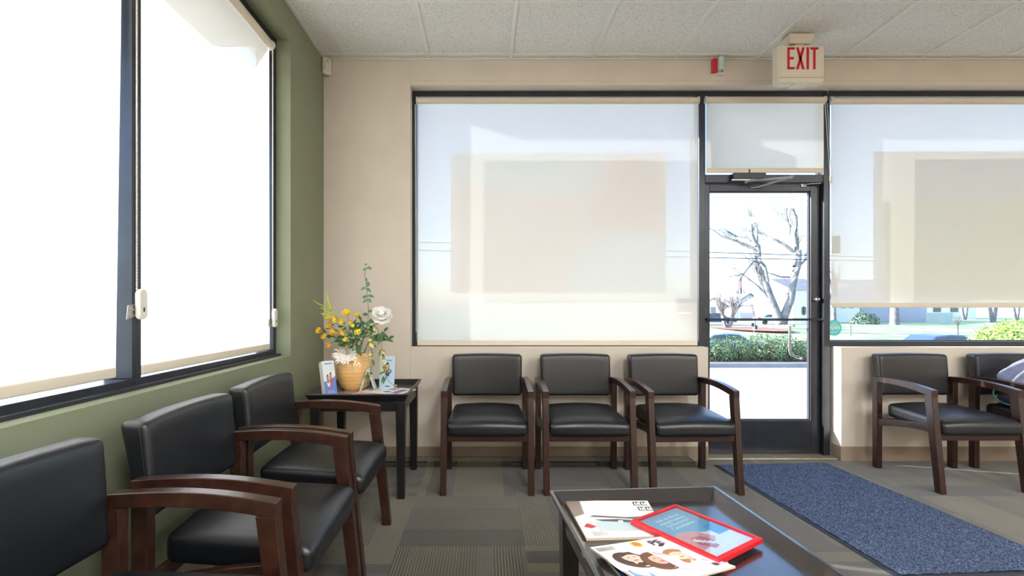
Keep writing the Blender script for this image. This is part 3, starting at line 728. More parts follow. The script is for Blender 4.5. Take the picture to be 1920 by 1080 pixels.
# --- white fashion magazine
z0 = ZT
c = [PZ(1060, 943, z0), PZ(1214, 943, z0), PZ(1252, 1010, z0), PZ(1099, 1014, z0)]
e, W = sheet_thing('magazine', 'white fashion magazine with two black bracket marks, partly under the red frame', 'magazine', c, .009, 'magazines on the coffee table')
slab(W, 0, .0075).build('pages', M['pages'], e)
b = MB(); slab(W, .0075, .0083, mi=0, b=b)
patch(b, W, [(.0, .52), (.14, .6), (.17, .99), (.0, .99)], .0085, 2)
patch(b, W, [(.05, .08), (.06, .5), (.1, .54), (.98, .5), (.98, .06)], .0085, 6)
patch(b, W, [(.22, .12), (.2, .38), (.4, .42), (.7, .36), (.95, .42), (.97, .18), (.6, .14)], .0086, 3)
patch(b, W, [(.05, .26), (.10, .34), (.13, .34), (.21, .26), (.13, .22)], .0088, 4)
patch(b, W, [(.18, .52), (.24, .56), (.62, .5), (.95, .52), (.96, .40), (.6, .46)], .0087, 5)
patch(b, W, [(.22, .44), (.5, .45), (.9, .38), (.6, .36), (.3, .40)], .0088, 7)
patch(b, W, rect(.5, .36, .56, .41), .0090, 0)
for k in range(13): patch(b, W, [(.12 + k * .014, .04), (.124 + k * .014, .04), (.112 + k * .014, .14), (.108 + k * .014, .14)], .0088, 8)
patch(b, W, [(.2, .04), (.24, .16), (.8, .1), (.98, .05), (.6, .02)], .0087, 6)
for cv in (.90, .74):                               # two black bracket marks each of two E shapes
    for q in (0, 1):
        u0 = .80 + q * .09 + (.03 if cv < .8 else 0)
        for r_ in (rect(u0, cv - .055, u0 + .012, cv + .055), rect(u0, cv + .04, u0 + .075, cv + .055), rect(u0, cv - .055, u0 + .075, cv - .04), rect(u0 + .036, cv - .005, u0 + .048, cv + .055)):
            patch(b, W, r_, .0090, 1)
for k in range(5): patch(b, W, rect(.28 + (k % 2) * .01, .88 - k * .06, .40 - (k % 3) * .02, .895 - k * .06), .0088, 9)
b.build('cover', [M['paper'], ink(20, 20, 22), ink(150, 132, 118), ink(190, 206, 208), ink(206, 48, 56), ink(96, 84, 84), ink(236, 234, 236), ink(74, 72, 80), ink(120, 110, 104), ink(214, 212, 212)], e)
# --- pink magazine with yellow edge
z1 = ZT + .0055
e, W = sheet_thing('magazine', 'pink magazine with black marks and a yellow edge, under the women cover', 'magazine',
    [PZ(1170, 1026, z1), PZ(1262, 1005, z1 + .006), PZ(1366, 1058, z1), (.42, 1.19, z1)], .006, 'magazines on the coffee table')
slab(W, 0, .004).build('pages', M['pages'], e)
b = MB(); slab(W, .004, .0048, mi=0, b=b); 
patch(b, W, rect(.90, .05, .99, .75), .0050, 1); patch(b, W, rect(.86, .05, .90, .6), .0051, 2)
words(b, W, 'PE', .62, .86, .22, 2, .0051, .8, .01); patch(b, W, ell(.15, .9, .09, .06), .0052, 3)
b.build('cover', [ink(226, 196, 206), ink(238, 206, 64), ink(40, 34, 40), ink(60, 140, 200)], e)
# --- magazine with three women, on top
z2 = ZT + .013
e, W = sheet_thing('magazine', 'magazine showing three smiling women and a yellow badge, nearest on the coffee table', 'magazine',
    [PZ(1106, 1031, z2), PZ(1238, 1009, z2), PZ(1379, 1067, z2), (.405, 1.168, z2)], .006, 'magazines on the coffee table', curl=.004)
slab(W, -.002, .003).build('pages', M['pages'], e)
b = MB(); slab(W, .003, .0038, mi=0, b=b); hh = .0041
patch(b, W, rect(.52, .0, .99, .9), hh, 12)
patch(b, W, rect(.02, .86, .28, .97), hh + .0001, 10)
for k in range(12): patch(b, W, rect(.04 + k * .018, .87, .048 + k * .018, .95), hh + .0002, 7)
figure(b, W, .27, .62, .145, 1, 3, 6, hh + .0003, .5, 5)
figure(b, W, .50, .50, .15, 2, 4, 6, hh + .0009, -.1, 8)
figure(b, W, .76, .50, .135, 11, 3, 6, hh + .0006, -.3, 9)
patch(b, W, ell(.56, .90, .065, .075), hh + .0012, 9); patch(b, W, ell(.56, .90, .05, .055), hh + .0013, 13)
words(b, W, 'PE', .80, .86, .17, 7, hh + .0012, 1, .004)
patch(b, W, ell(.80, .78, .05, .025, .4), hh + .0012, 7)
patch(b, W, ell(.93, .30, .06, .07), hh + .0012, 6); patch(b, W, rect(.86, .10, .92, .17), hh + .0012, 14)
patch(b, W, rect(.02, .05, .2, .4), hh, 15); 

b.build('cover', [ink(240, 236, 230), ink(74, 50, 38), ink(110, 68, 44), ink(240, 200, 178), ink(232, 184, 158), ink(230, 236, 244), ink(216, 90, 90), ink(44, 40, 48), ink(226, 214, 220), ink(240, 200, 50), ink(196, 204, 186), ink(176, 118, 66), ink(232, 214, 226), ink(226, 120, 40), ink(60, 60, 70), ink(120, 160, 210)], e)
# --- red picture frame
zf = .4560
fc = [(.655, 1.659), (.812, 1.409), (.625, 1.287), (.464, 1.534)]     # top, right, bottom, left
L_, T_, R_, B_ = Vector(fc[3]), Vector(fc[0]), Vector(fc[1]), Vector(fc[2])
ang = math.atan2((T_ - L_).y, (T_ - L_).x)
e = empty('picture_frame', ((L_.x + T_.x + R_.x + B_.x) / 4, (L_.y + T_.y + R_.y + B_.y) / 4, zf), ang)
tag(e, 'red picture frame with a dental notice lying flat on the coffee table', 'picture frame')
hw, hl = .114, .147; fw = .012; t = .018
fr = MB()
o4 = [(-hw, -hl), (hw, -hl), (hw, hl), (-hw, hl)]; i4 = [(-hw + fw, -hl + fw), (hw - fw, -hl + fw), (hw - fw, hl - fw), (-hw + fw, hl - fw)]
for k in range(4):
    a, b_, c_, d_ = o4[k], o4[(k + 1) % 4], i4[(k + 1) % 4], i4[k]
    fr.hexa([(*a, 0), (*b_, 0), (*c_, 0), (*d_, 0), (*a, t * .8), (*b_, t * .8), (*c_, t), (*d_, t)])
fr.build('frame', M['red'], e, bevel=.0015)
W = lambda u, v, h=0.0: Vector(((u - .5) * 2 * (hw - fw), (v - .5) * 2 * (hl - fw), .006 + h))
# text reads along the frame's long axis's across direction; u along short side, v along long side (v 1 = upper left in the photo)
b = MB(); slab(W, 0, .001, 2, 0, b)
def Wr(u, v, h=0.0): return W(u, v, h)
patch(b, Wr, rect(.0, .42, 1, 1), .0012, 1)
patch(b, Wr, [(.15, 0), (.1, .2), (.0, .5), (.25, .55), (.55, .45), (.9, .3), (1, .2), (1, 0)], .0013, 2)
patch(b, Wr, [(.08, .18), (.05, .5), (.2, .57), (.5, .5), (.62, .3), (.4, .2)], .0014, 3)
patch(b, Wr, [(.3, .14), (.18, .3), (.24, .42), (.42, .40), (.5, .28), (.42, .16)], .0015, 4)
for k in range(5): patch(b, Wr, ell(.25 + .05 * k, .33 - .035 * k + .02, .035, .035), .0017, 5)
for k in range(5): patch(b, Wr, rect(.26 + .05 * k, .335 - .035 * k + .01, .275 + .05 * k, .35 - .035 * k + .01), .0019, 6)
patch(b, Wr, rect(.72, .30, 1, .52), .0014, 7)
b.build('printed_sheet', [M['paper'], ink(110, 168, 214), ink(234, 226, 236), ink(226, 150, 160), ink(206, 96, 112), ink(240, 240, 244), ink(150, 160, 176), ink(60, 150, 206)], e)
b = MB()
# lines of text on the blue part
for k, tx in enumerate(('Ask us about', 'complimentary', 'Orthodontic', 'Consultation')):
    vs, fs = text_geo(tx, .021, 1, .0004)
    cx_, cy_ = .005 + .0, .100 - k * .020
    b.add([(cx_ + x, cy_ + yy, .0088) for x, yy in vs], fs)
b.build('lettering', ink(216, 234, 246), e)
MB().box(-hw + fw, hw - fw, -hl + fw, hl - fw, .0125, .0135).build('glass_cover', M['clear'], e)

# --- end table: magazines
ZE = .6025
def mag2(label, cx, cy, rz, w, l, z, c1, pats, t=.005, tilt=0):
    e = empty('magazine', (cx, cy, z), rz); tag(e, label, 'magazine', 'magazines on the end table')
    W = lambda u, v, h=0.0: Vector(((u - .5) * w, (v - .5) * l, h + tilt * (u + .3) + .004 * (v > .5) * (v - .5) * 0))
    slab(W, 0, t - .0008, 3).build('pages', M['pages'], e)
    b = MB(); slab(W, t - .0008, t, 3, 0, b); ms = [c1]
    for k, (sh, cc) in enumerate(pats): ms.append(cc); patch(b, W, sh, t + .0002 + .0001 * k, k + 1)
    b.build('cover', ms, e)
mag2('closed magazine lying lowest on the end table', -.80, 3.005, R(72), .21, .275, ZE, ink(150, 130, 118), [(rect(.1, .1, .5, .6), ink(214, 206, 196)), (ell(.7, .3, .15, .2), ink(150, 50, 36))])
mag2('glossy magazine with pink food picture on the end table', -.66, 3.01, R(80), .21, .275, ZE + .0055, ink(206, 206, 210), [(rect(.05, .5, .6, .95), ink(214, 130, 130)), (ell(.35, .72, .15, .13), ink(232, 168, 150)), (rect(.1, .05, .5, .3), ink(60, 60, 66))])
mag2('magazine with yellow and purple cover topmost on the end table', -.605, 3.035, R(64), .20, .27, ZE + .011, ink(226, 220, 226), [(ell(.4, .75, .14, .1), ink(232, 190, 60)), (rect(.15, .1, .8, .3), ink(110, 90, 150)), (rect(.55, .4, .9, .6), ink(190, 120, 110)), (ell(.3, .45, .1, .1), ink(44, 44, 70)), (rect(.2, .88, .8, .96), ink(90, 70, 60))], tilt=.004)
# --- leaflets in clear stands
def leaflet(name, label, loc, rz, w, h, build, tilt=R(-8)):
    e = empty(name, loc, rot=(tilt, 0, rz)); tag(e, label, 'brochure')
    build(e, w, h); return e
def lf_left(e, w, h):
    for k in range(6): MB().box(-w / 2, w / 2, .004 + k * .008, .0095 + k * .008, 0, h - (k % 3) * .003).build('leaflet', M['paper'], e)
    W = lambda u, v, d=0.0: Vector(((u - .5) * w, .0038 - d, v * h))
    b = MB(); 
    patch(b, W, [(0, 0), (1, 0), (1, .55), (.5, .42), (0, .40)], .0002, 0)
    patch(b, W, rect(.08, .70, .95, .97), .0001, 5)
    figure(b, W, .62, .56, .085, 1, 2, 3, .0004, 0, 3); figure(b, W, .36, .50, .085, 1, 2, 3, .0009, .2, 4)
    patch(b, W, rect(.2, .90, .8, .93), .0006, 0)
    patch(b, W, rect(.3, .2, .6, .27), .0008, 3)
    for k in range(3): patch(b, W, rect(.2, .12 - .03 * k, .8, .125 - .03 * k), .0008, 4)
    b.build('printed_cover', [ink(98, 132, 196), ink(70, 46, 38), ink(226, 176, 150), ink(196, 90, 92), ink(214, 222, 240), ink(216, 228, 226)], e)
leaflet('brochure_stack', 'stack of blue and white leaflets leaning in front of the bamboo vase', (-.948, 2.975, ZE + .001), R(44), .078, .215, lf_left, R(-15))
def lf_right(e, w, h):
    W = lambda u, v, d=0.0: Vector(((u - .5) * w, -.0005 - d, v * h))
    MB().box(-w / 2, w / 2, 0, .006, 0, h).build('leaflet', ink(186, 212, 228), e)
    b = MB(); figure(b, W, .53, .68, .105, 0, 1, 2, .0002, 0, 3)
    patch(b, W, ell(.66, .53, .14, .055 * 1.1), .0012, 3); patch(b, W, rect(.6, .51, .72, .56), .0014, 4)
    patch(b, W, rect(.45, .85, .8, .87), .0004, 3)
    for k in range(4): patch(b, W, rect(.2, .38 - k * .03, .8 - .1 * (k % 2), .387 - k * .03), .0004, 5)
    patch(b, W, rect(.4, .06, .7, .09), .0004, 3)
    b.build('printed_cover', [ink(66, 34, 36), ink(214, 160, 136), ink(170, 70, 70), ink(52, 60, 110), ink(206, 214, 230), ink(140, 170, 190)], e)
leaflet('brochure', 'pale blue leaflet with a portrait standing right of the bamboo vase', (-.640, 3.115, ZE + .016), R(-3), .098, .212, lf_right)
ah = empty('leaflet_stand', (-.765, 3.085, ZE + .001)); tag(ah, 'clear acrylic leaflet stand seen edge-on between the vase and the blue leaflet', 'stand')
MB().prism([(-.055, 0), (-.045, 0), (.0, .135), (-.004, .145)], lambda p, t: (p[0] + .01, t, p[1]), -.002, .05).build('rear_panel', M['acrylic_edge'], ah)
MB().prism([(.045, 0), (.055, 0), (.006, .145), (-.002, .140)], lambda p, t: (p[0] + .01, t, p[1]), -.002, .05).build('front_panel', M['acrylic_edge'], ah)
MB().box(-.045, .065, -.002, .05, 0, .003).build('base_plate', M['acrylic_edge'], ah)

# ================================================================== VASE AND FLOWERS
VX, VY, VZ = -.865, 3.175, ZE
vs_ = empty('bamboo_vase', (VX, VY, VZ)); tag(vs_, 'round spun bamboo vase on the end table holding the flowers', 'vase')
prof = [(.060, 0), (.076, .004), (.094, .030), (.107, .075), (.112, .120), (.110, .160), (.101, .200), (.086, .235), (.078, .243), (.072, .240), (.078, .225), (.092, .19), (.100, .12), (.08, .02), (.01, .012)]
MB().lathe(prof, 48).build('vessel', M['bamboo'], vs_, 50)
FP = 3.17
def fp(u, v, dy=0.0): return P(u, v, FP + dy)
MOUTH = Vector((VX, VY, VZ + .20))
def leafmesh(b, base, dirv, L, Wd, mi=0, droop=.25, n=5):
    d = Vector(dirv).normalized(); side = d.cross(Vector((random.uniform(-.3, .3), -1, .25))).normalized()
    nn = side.cross(d).normalized(); vs = []
    for i in range(n + 1):
        t = i / n; w_ = Wd * math.sin(PI * min(1, t * .92 + .06)) ** .8 / 2
        c_ = Vector(base) + d * L * t - Vector((0, 0, 1)) * droop * L * t * t
        vs += [c_ - side * w_ + nn * w_ * .3, c_, c_ + side * w_ + nn * w_ * .3]
    fs = []
    for i in range(n):
        a = i * 3; fs += [(a, a + 1, a + 4, a + 3), (a + 1, a + 2, a + 5, a + 4)]
    b.add(vs, fs, mi)
def blossom(b, c, r, npet, mi, cup=.5, layers=2, facing=(0, -1, .4), wid=.9):
    f = Vector(facing).normalized(); a0 = f.orthogonal().normalized(); a1 = f.cross(a0)
    for l in range(layers):
        k = npet
        for j in range(k):
            a = 2 * PI * (j + .5 * l) / k + random.uniform(-.15, .15); o = a0 * math.cos(a) + a1 * math.sin(a); cu = cup + .35 * l
            d = (o * (1 - cu * .5) + f * cu).normalized(); sd = f.cross(o).normalized(); L_ = r * (1 - .25 * l) * random.uniform(.85, 1.1); Wp = L_ * wid
            pts = []
            for i in range(5):
                t = i / 4; w_ = Wp * .5 * math.sin(PI * (t * .82 + .12)) ; cc = Vector(c) + d * L_ * t + f * (L_ * .25 * t * t) - o * 0
                pts += [cc - sd * w_ + f * w_ * .35, cc, cc + sd * w_ + f * w_ * .35]
            fs = []
            for i in range(4):
                q = i * 3; fs += [(q, q + 1, q + 4, q + 3), (q + 1, q + 2, q + 5, q + 4)]
            b.add(pts, fs, mi)
def stemtube(b, pts, r=.002, mi=0):
    P_ = [Vector(p) for p in pts]; out = []
    n = 8
    for i in range(len(P_) - 1):
        p0 = P_[max(i - 1, 0)]; p1 = P_[i]; p2 = P_[i + 1]; p3 = P_[min(i + 2, len(P_) - 1)]
        for k in range(n):
            t = k / n; out.append(.5 * ((2 * p1) + (p2 - p0) * t + (2 * p0 - 5 * p1 + 4 * p2 - p3) * t * t + (3 * p1 - p0 - 3 * p2 + p3) * t ** 3))
    out.append(P_[-1]); b.tube(out, r, 6, mi)
def plant(name, label, cat, group=None):
    e = empty(name, tuple(MOUTH)); tag(e, label, cat, group); return e
def pb(b, name, m, e, smooth=60):
    b.v = [tuple(Vector(p) - MOUTH) for p in b.v]; return b.build(name, m, e, smooth)
MO = lambda dx=0, dy=0: MOUTH + Vector((dx, dy, -.15))
# white peony
e = plant('peony', 'large white peony at the right of the flower arrangement', 'flower')
c = fp(717, 597, -.02); b = MB(); stemtube(b, [MO(.03), MOUTH + Vector((.04, -.0, .05)), fp(690, 618, -.01), c + Vector((0, 0, -.02))], .003); pb(b, 'stem', M['stem'], e)
b = MB()
for (r, n_, cup, fc_) in ((.075, 8, .25, (0.1, -.9, .5)), (.068, 8, .6, (.1, -.9, .6)), (.055, 7, 1.0, (0, -.8, .7)), (.045, 6, 1.4, (0, -.7, .8))):
    blossom(b, c, r, n_, 0, cup, 2, fc_, 1.15)
b.sphere(c + Vector((0, -.01, .01)), .04, 10, 8)
pb(b, 'petals', M['petal'], e)
b = MB(); [leafmesh(b, fp(690, 618, -.01), v_, .05, .022) for v_ in ((1, 0, -.1), (-.5, -.2, .2))]; pb(b, 'leaves', M['leaf'], e)
# white shaggy chrysanthemum at the front of the vase
e = plant('chrysanthemum', 'shaggy white chrysanthemum drooping over the rim of the vase', 'flower')
c = fp(650, 664, -.10); b = MB(); stemtube(b, [MO(0, -.02), MOUTH + Vector((-.0, -.03, .05)), c + Vector((0, .02, .01))], .003); pb(b, 'stem', M['stem'], e)
b = MB()
for k in range(90):
    a = random.uniform(0, 2 * PI); ph = random.uniform(-.35, .75); d_ = Vector((math.cos(a), -abs(math.sin(a)) * .6 - .3, math.sin(a) * .75 + .08)); d_ = d_.normalized()
    leafmesh(b, c + d_ * .008, d_, random.uniform(.05, .092), .014, 0, .1, 4)
pb(b, 'petals', M['petal_grey'], e)
# eucalyptus
e = plant('eucalyptus_stem', 'tall eucalyptus stem rising above all the other flowers', 'foliage')
line = [MO(.03, .02), MOUTH + Vector((.03, .02, .06)), fp(690, 600), fp(689, 560), fp(686, 530), fp(684, 512), fp(688, 502)]
b = MB(); stemtube(b, line, .0018); pb(b, 'stem', M['stem_brown'], e)
b = MB()
for (u, v, dx, dz, L_) in ((688, 502, 1, .0, .035), (688, 504, -.9, -.1, .028), (686, 498, .1, 1, .02), (686, 527, .4, .8, .03), (687, 529, .8, -.5, .028), (686, 540, -1, -.1, .035), (687, 541, .9, -.4, .035), (688, 538, .3, .5, .03), (689, 555, 1, .1, .045), (689, 556, -1, .0, .035), (690, 560, .8, -.5, .035), (689, 562, -.8, -.3, .035), (690, 585, .9, .4, .035), (690, 590, -.9, .3, .04), (690, 603, 1, .1, .05), (691, 606, -1, -.1, .05)):
    leafmesh(b, fp(u, v), (dx, random.uniform(-.5, .3), dz), L_, .021)
pb(b, 'leaves', M['leaf_euc'], e)
# yellow sprays
def spray(label, tips, big, mm, seed, stemend):
    random.seed(seed); e = plant('yellow_flower_spray', label, 'flower', 'yellow flower sprays in the vase')
    b = MB(); hub = fp(*stemend)
    stemtube(b, [MO(-.02), MOUTH + Vector((-.02, -.01, .06)), hub], .0025)
    for (u, v, dy, r) in tips: stemtube(b, [hub, (hub + fp(u, v, dy)) / 2 + Vector((0, 0, .015)), fp(u, v, dy)], .0015)
    pb(b, 'stem', M['stem'], e); 
    for (u, v, dy, r) in tips:
        b = MB(); blossom(b, fp(u, v, dy), r, 6, 0, .6, 2, (random.uniform(-.5, .3), -.9, random.uniform(0, .6)), .95)
        b.sphere(fp(u, v, dy - .006), r * .3, 6, 4); pb(b, 'blossom', mm, e)
    b = MB()
    for k in range(12):
        t = random.random(); u, v, dy, r = random.choice(tips); leafmesh(b, hub.lerp(fp(u, v, dy), t), (random.uniform(-1, 1), random.uniform(-.6, .3), random.uniform(-.5, .8)), random.uniform(.03, .055), .015)
    pb(b, 'leaves', M['leaf'], e)
spray('spray of small orange-yellow blossoms at the far left of the arrangement', [(602, 621, -.06, .03), (607, 632, -.08, .024), (623, 627, -.07, .030), (619, 610, -.04, .030), (616, 648, -.07, .024), (636, 624, -.05, .018)], 0, M['gold'], 3, (640, 640, -.03))
spray('spray of bright yellow open blossoms at the top left of the arrangement', [(633, 598, -.03, .036), (652, 590, -.03, .038), (643, 605, -.06, .03), (616, 599, 0, .026), (646, 624, -.06, .026), (660, 604, -.03, .02), (671, 592, 0, .026)], 0, M['yellow'], 4, (655, 630, -.02))
spray('spray of yellow blossoms low in the middle of the arrangement', [(672, 625, -.07, .030), (651, 639, -.08, .024), (662, 612, -.05, .018)], 0, M['yellow'], 5, (665, 640, -.03))
# spiky lime stalks
e = plant('lime_stalks', 'pale lime stalks sticking up at the upper left of the flowers', 'foliage')
b = MB(); hub = fp(624, 590)
for pts, r in (([hub, fp(612, 576), fp(598, 570), fp(587, 562)], .004), ([hub, fp(619, 580), fp(615, 562), fp(613, 545)], .008)):
    P3 = pts; b.tube([P3[0], P3[1], P3[2], P3[3]], [r * .5, r, r * .9, .001], 7)
stemtube(b, [MO(-.03), MOUTH + Vector((-.03, 0, .05)), hub], .0022); pb(b, 'stalk', M['lime'], e)
b = MB()
for k in range(26): leafmesh(b, fp(618 + random.uniform(-8, 6), 588 + random.uniform(-10, 8)), (random.uniform(-1, .2), random.uniform(-.4, .2), random.uniform(.0, .6)), random.uniform(.02, .05), .006)
pb(b, 'needle_leaves', M['lime'], e)
# leafy green stems
for k, (lb, tips) in enumerate((('broad green leaves spreading right of the arrangement under the peony', [(738, 634), (722, 625), (712, 632), (700, 612), (727, 618)]),
                                ('broad green leaves in the middle of the arrangement', [(668, 610), (680, 594), (676, 600), (684, 618), (640, 648), (632, 640), (655, 655), (662, 640), (672, 655), (700, 600)]))):
    random.seed(20 + k); e = plant('leafy_stem', lb, 'foliage'); b = MB(); bl = MB()
    for (u, v) in tips:
        hub = fp(688 if k == 0 else 668, 640 if k == 0 else 642, -.02); tp = fp(u, v, random.uniform(-.05, .02))
        stemtube(b, [MO(.02 * k), hub + Vector((0, 0, -.03)), hub.lerp(tp, .5)], .0018)
        d_ = (tp - hub); 
        for q in range(4): leafmesh(bl, hub.lerp(tp, .35 + .16 * q), d_.normalized() + Vector((random.uniform(-.6, .6), random.uniform(-.4, .2), random.uniform(-.5, .5))), random.uniform(.035, .06), .02)
    pb(b, 'stem', M['stem'], e); pb(bl, 'leaves', M['leaf'], e)
# trailing blossom sprays
for k, (lb, pts, fl) in enumerate((
    ('trailing stem of cream blossoms hanging beside the vase on the left', [(690, 618, -.04), (696, 632, -.07), (697, 655, -.10), (697, 678, -.11), (694, 700, -.115), (692, 724, -.12)], [(698, 644, .026), (698, 661, .022), (697, 668, .018), (701, 676, .006), (695, 636, .016)]),
    ('trailing stem of lemon blossoms hanging in front of the blue leaflet', [(700, 612, -.04), (713, 632, -.07), (716, 655, -.09), (718, 680, -.11), (722, 700, -.125), (730, 716, -.13), (748, 728, -.12)], [(720, 659, .020), (719, 673, .022), (723, 690, .032), (722, 686, .02), (704, 616, .018), (742, 722, .008)]))):
    random.seed(40 + k); e = plant('trailing_blossom_stem', lb, 'flower', 'trailing blossom stems over the end table'); b = MB()
    stemtube(b, [MO(.03), MOUTH + Vector((.03, -.02, .05))] + [fp(*p) for p in pts], .0016); pb(b, 'stem', M['stem'], e)
    b = MB()
    for (u, v, r) in fl: blossom(b, fp(u, v, -.10), r, 5, 0, .5, 2, (random.uniform(-.4, .4), -.9, -.2), .8)
    pb(b, 'blossom', M['lemon'], e)
    b = MB()
    for q in range(10):
        u, v, dy = random.choice(pts[1:5]); leafmesh(b, fp(u + random.uniform(-2, 2), v + random.uniform(-8, 8), dy), (random.uniform(-1, 1), -.2, random.uniform(-1, .1)), random.uniform(.02, .045), .013)
    pb(b, 'leaves', M['leaf'], e)

# ================================================================== MAT
me_ = empty('entrance_mat', (2.08, 3.515, 0), R(3.6)); tag(me_, 'blue-black entrance mat with rubber edges running from the glass door', 'mat')
mw, ml = .43, 1.47
random.seed(5)
b = MB(); nx, ny = 60, 190; vs = []
for j in range(ny + 1):
    for i in range(nx + 1): vs.append((-mw + .025 + (2 * mw - .05) * i / nx, -ml + .025 + (ml - .05) * j / ny, .009 + random.uniform(-.0025, .0025)))
fs = [(j * (nx + 1) + i, j * (nx + 1) + i + 1, (j + 1) * (nx + 1) + i + 1, (j + 1) * (nx + 1) + i) for j in range(ny) for i in range(nx)]
b.add(vs, fs); b.build('pile', M['mat'], me_, 180)
MB().hexa([(-mw, -ml, .0005), (mw, -ml, .0005), (mw, 0, .0005), (-mw, 0, .0005), (-mw + .012, -ml + .012, .006), (mw - .012, -ml + .012, .006), (mw - .012, -.012, .006), (-mw + .012, -.012, .006)]).build('rubber_border', M['rubber'], me_)

# ================================================================== JACKET
jk = empty('jacket', (3.712, 3.232, .472)); tag(jk, 'folded quilted grey jacket with pale piping on the rightmost chair', 'jacket')
def jw(p, h):
    fx, fy = p.x / h[0], p.y / h[1]
    z = p.z * (1 - .35 * fx * fx - .2 * fy * fy) + .004 * math.sin(p.x * 60 + p.y * 22) + h[2] * .95
    return Vector((p.x * (1 - .12 * fy) , p.y + .02 * math.sin(p.x * 9), z + .015 * math.sin(p.x * 13 + 1)))
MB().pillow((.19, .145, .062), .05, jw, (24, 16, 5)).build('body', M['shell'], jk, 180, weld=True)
def jw2(p, h):
    fx, fy = p.x / h[0], p.y / h[1]
    z = p.z * (1 - .3 * fx * fx) + .010 * abs(math.sin(p.z * 62 + p.x * 8)) + .055 * fy * .3
    q = Vector((p.x + .000, p.y * .7 + .05 - .012 * abs(math.sin(p.z * 55 + p.x * 10)), z + .225 + .07 * fx))
    return q
MB().pillow((.17, .115, .070), .055, jw2, (24, 14, 8)).build('quilted_sleeve', M['shell_pale'], jk, 180, weld=True)
pts = [(-.17, .0, .13), (-.186, -.01, .17), (-.165, -.035, .225), (-.10, -.04, .275), (-.02, -.04, .325), (.08, -.03, .36), (.2, 0, .375)]
b = MB(); stemtube(b, pts, .006); b.build('piping', M['whitetrim'], jk, 180)
pts = [(-.13, .13, .14), (-.19, .10, .10), (-.215, .07, .055), (-.205, .0, .022), (-.15, -.10, .014), (-.05, -.16, .012), (.1, -.165, .012)]
b = MB(); stemtube(b, pts, .005); b.build('teal_binding', M['tealtrim'], jk, 180)
MB().pillow((.05, .008, .022), .007, lambda p, h: p + Vector((.12, -.068, .225 + .2 * p.x)), (4, 1, 2)).build('teal_patch', ink(30, 120, 160), jk, 180)

# ================================================================== OUTSIDE
def struct_mesh(b, name, m): return struct(b.build(name, m))
struct(MB().box(-40, 60, YW + .2, 9.4, -.25, -.04).build('pavement', M['concrete']))
struct(MB().box(-40, XW - .2, -20, YW + .2, -.25, -.041).build('side_pavement', M['concrete']))
struct(MB().box(-40, 60, 9.4, 9.58, -.25, .045).build('kerb', M['curb'], bevel=.02))
def ground(name, rows, m, x0=-60, x1=140):
    vs = []; 
    for (y, z) in rows: vs += [(x0, y, z), (x1, y, z)]
    return struct(MB().add(vs, [(2 * i, 2 * i + 1, 2 * i + 3, 2 * i + 2) for i in range(len(rows) - 1)]).build(name, m))
ground('planting_bed', [(9.58, .03), (12, .02)], M['mulch'])
ground('near_lawn', [(12, .02), (16, -.3), (24.5, -1.75)], M['grass'])
ground('road', [(24.5, -1.85), (33.5, -1.85)], M['asphalt'])
ground('far_lawn', [(33.5, -1.7), (40, -1.42), (50, -1.15), (62, -1.0), (200, -1.0)], M['grass'])
b = MB(); pb_ = [P(1400 + 55 * math.cos(a), 618 + 5 * math.sin(a), 50) for a in [2 * PI * k / 28 for k in range(28)]]
b = MB().add([(p.x, 50 + (i_ - 0) * 0 + 6 * math.sin(2 * PI * i_ / 28), -1.12 + .02) for i_, p in enumerate(pb_)], [tuple(range(28))])
struct(b.build('mulch_ring', M['pinkmulch']))

def bush(name, label, cat, c, sx, sy, sz, n, m, seed, leaf=.05, group=None, twig=True, lobes=None):
    random.seed(seed); e = empty(name, c); tag(e, label, cat, group)
    b = MB()
    for k in range(n):
        a = random.uniform(0, 2 * PI); ph = math.asin(random.uniform(-.1, 1)); rr = random.uniform(.72, 1.03)
        p = Vector((sx * math.cos(a) * math.cos(ph) * rr, sy * math.sin(a) * math.cos(ph) * rr, sz * math.sin(ph) * rr + .04))
        nrm = Vector((p.x / sx ** 2, p.y / sy ** 2, p.z / sz ** 2)).normalized()
        nrm = (nrm + Vector((random.uniform(-1, 1), random.uniform(-1, 1), random.uniform(-1, 1))) * .7).normalized()
        t1 = nrm.orthogonal().normalized(); t1.rotate(Matrix.Rotation(random.uniform(0, 6.28), 3, nrm)); t2 = nrm.cross(t1); s_ = leaf * random.uniform(.6, 1.3)
        b.add([p - t1 * s_, p - t2 * s_ * .5, p + t1 * s_, p + t2 * s_ * .5], [(0, 1, 2, 3)])
    b.build('leaves', m, e)
    if twig:
        b = MB()
        for k in range(36):
            a = random.uniform(0, 2 * PI); r_ = random.uniform(.3, .95)
            tp = Vector((sx * math.cos(a) * r_, sy * math.sin(a) * r_, sz * random.uniform(.4, .8)))
            b.tube([Vector((sx * .35 * math.cos(a), sy * .35 * math.sin(a), 0)), tp * .6, tp], [.012, .009, .004], 4)
        b.build('branches', M['twig'], e)
    return e
hx = [(1340, .40, 0), (1385, .46, 1), (1430, .50, 2), (1478, .47, 3), (1520, .40, 4)]
names = ['leftmost hedge shrub seen through the glass door', 'second hedge shrub from the left seen through the glass door', 'tallest middle hedge shrub seen through the glass door', 'hedge shrub seen below the outside door pull', 'rightmost hedge shrub seen at the hinge stile of the glass door']
for i, (u, h, k) in enumerate(hx):
    c = P(u, 600, 10.3); bush('hedge_shrub', names[i], 'shrub', (c.x, 10.3 + (k % 2) * .15, .03), .42, .48, h, 1500, M['leaf_hedge'], 100 + k, .026, 'hedge shrubs behind the kerb')
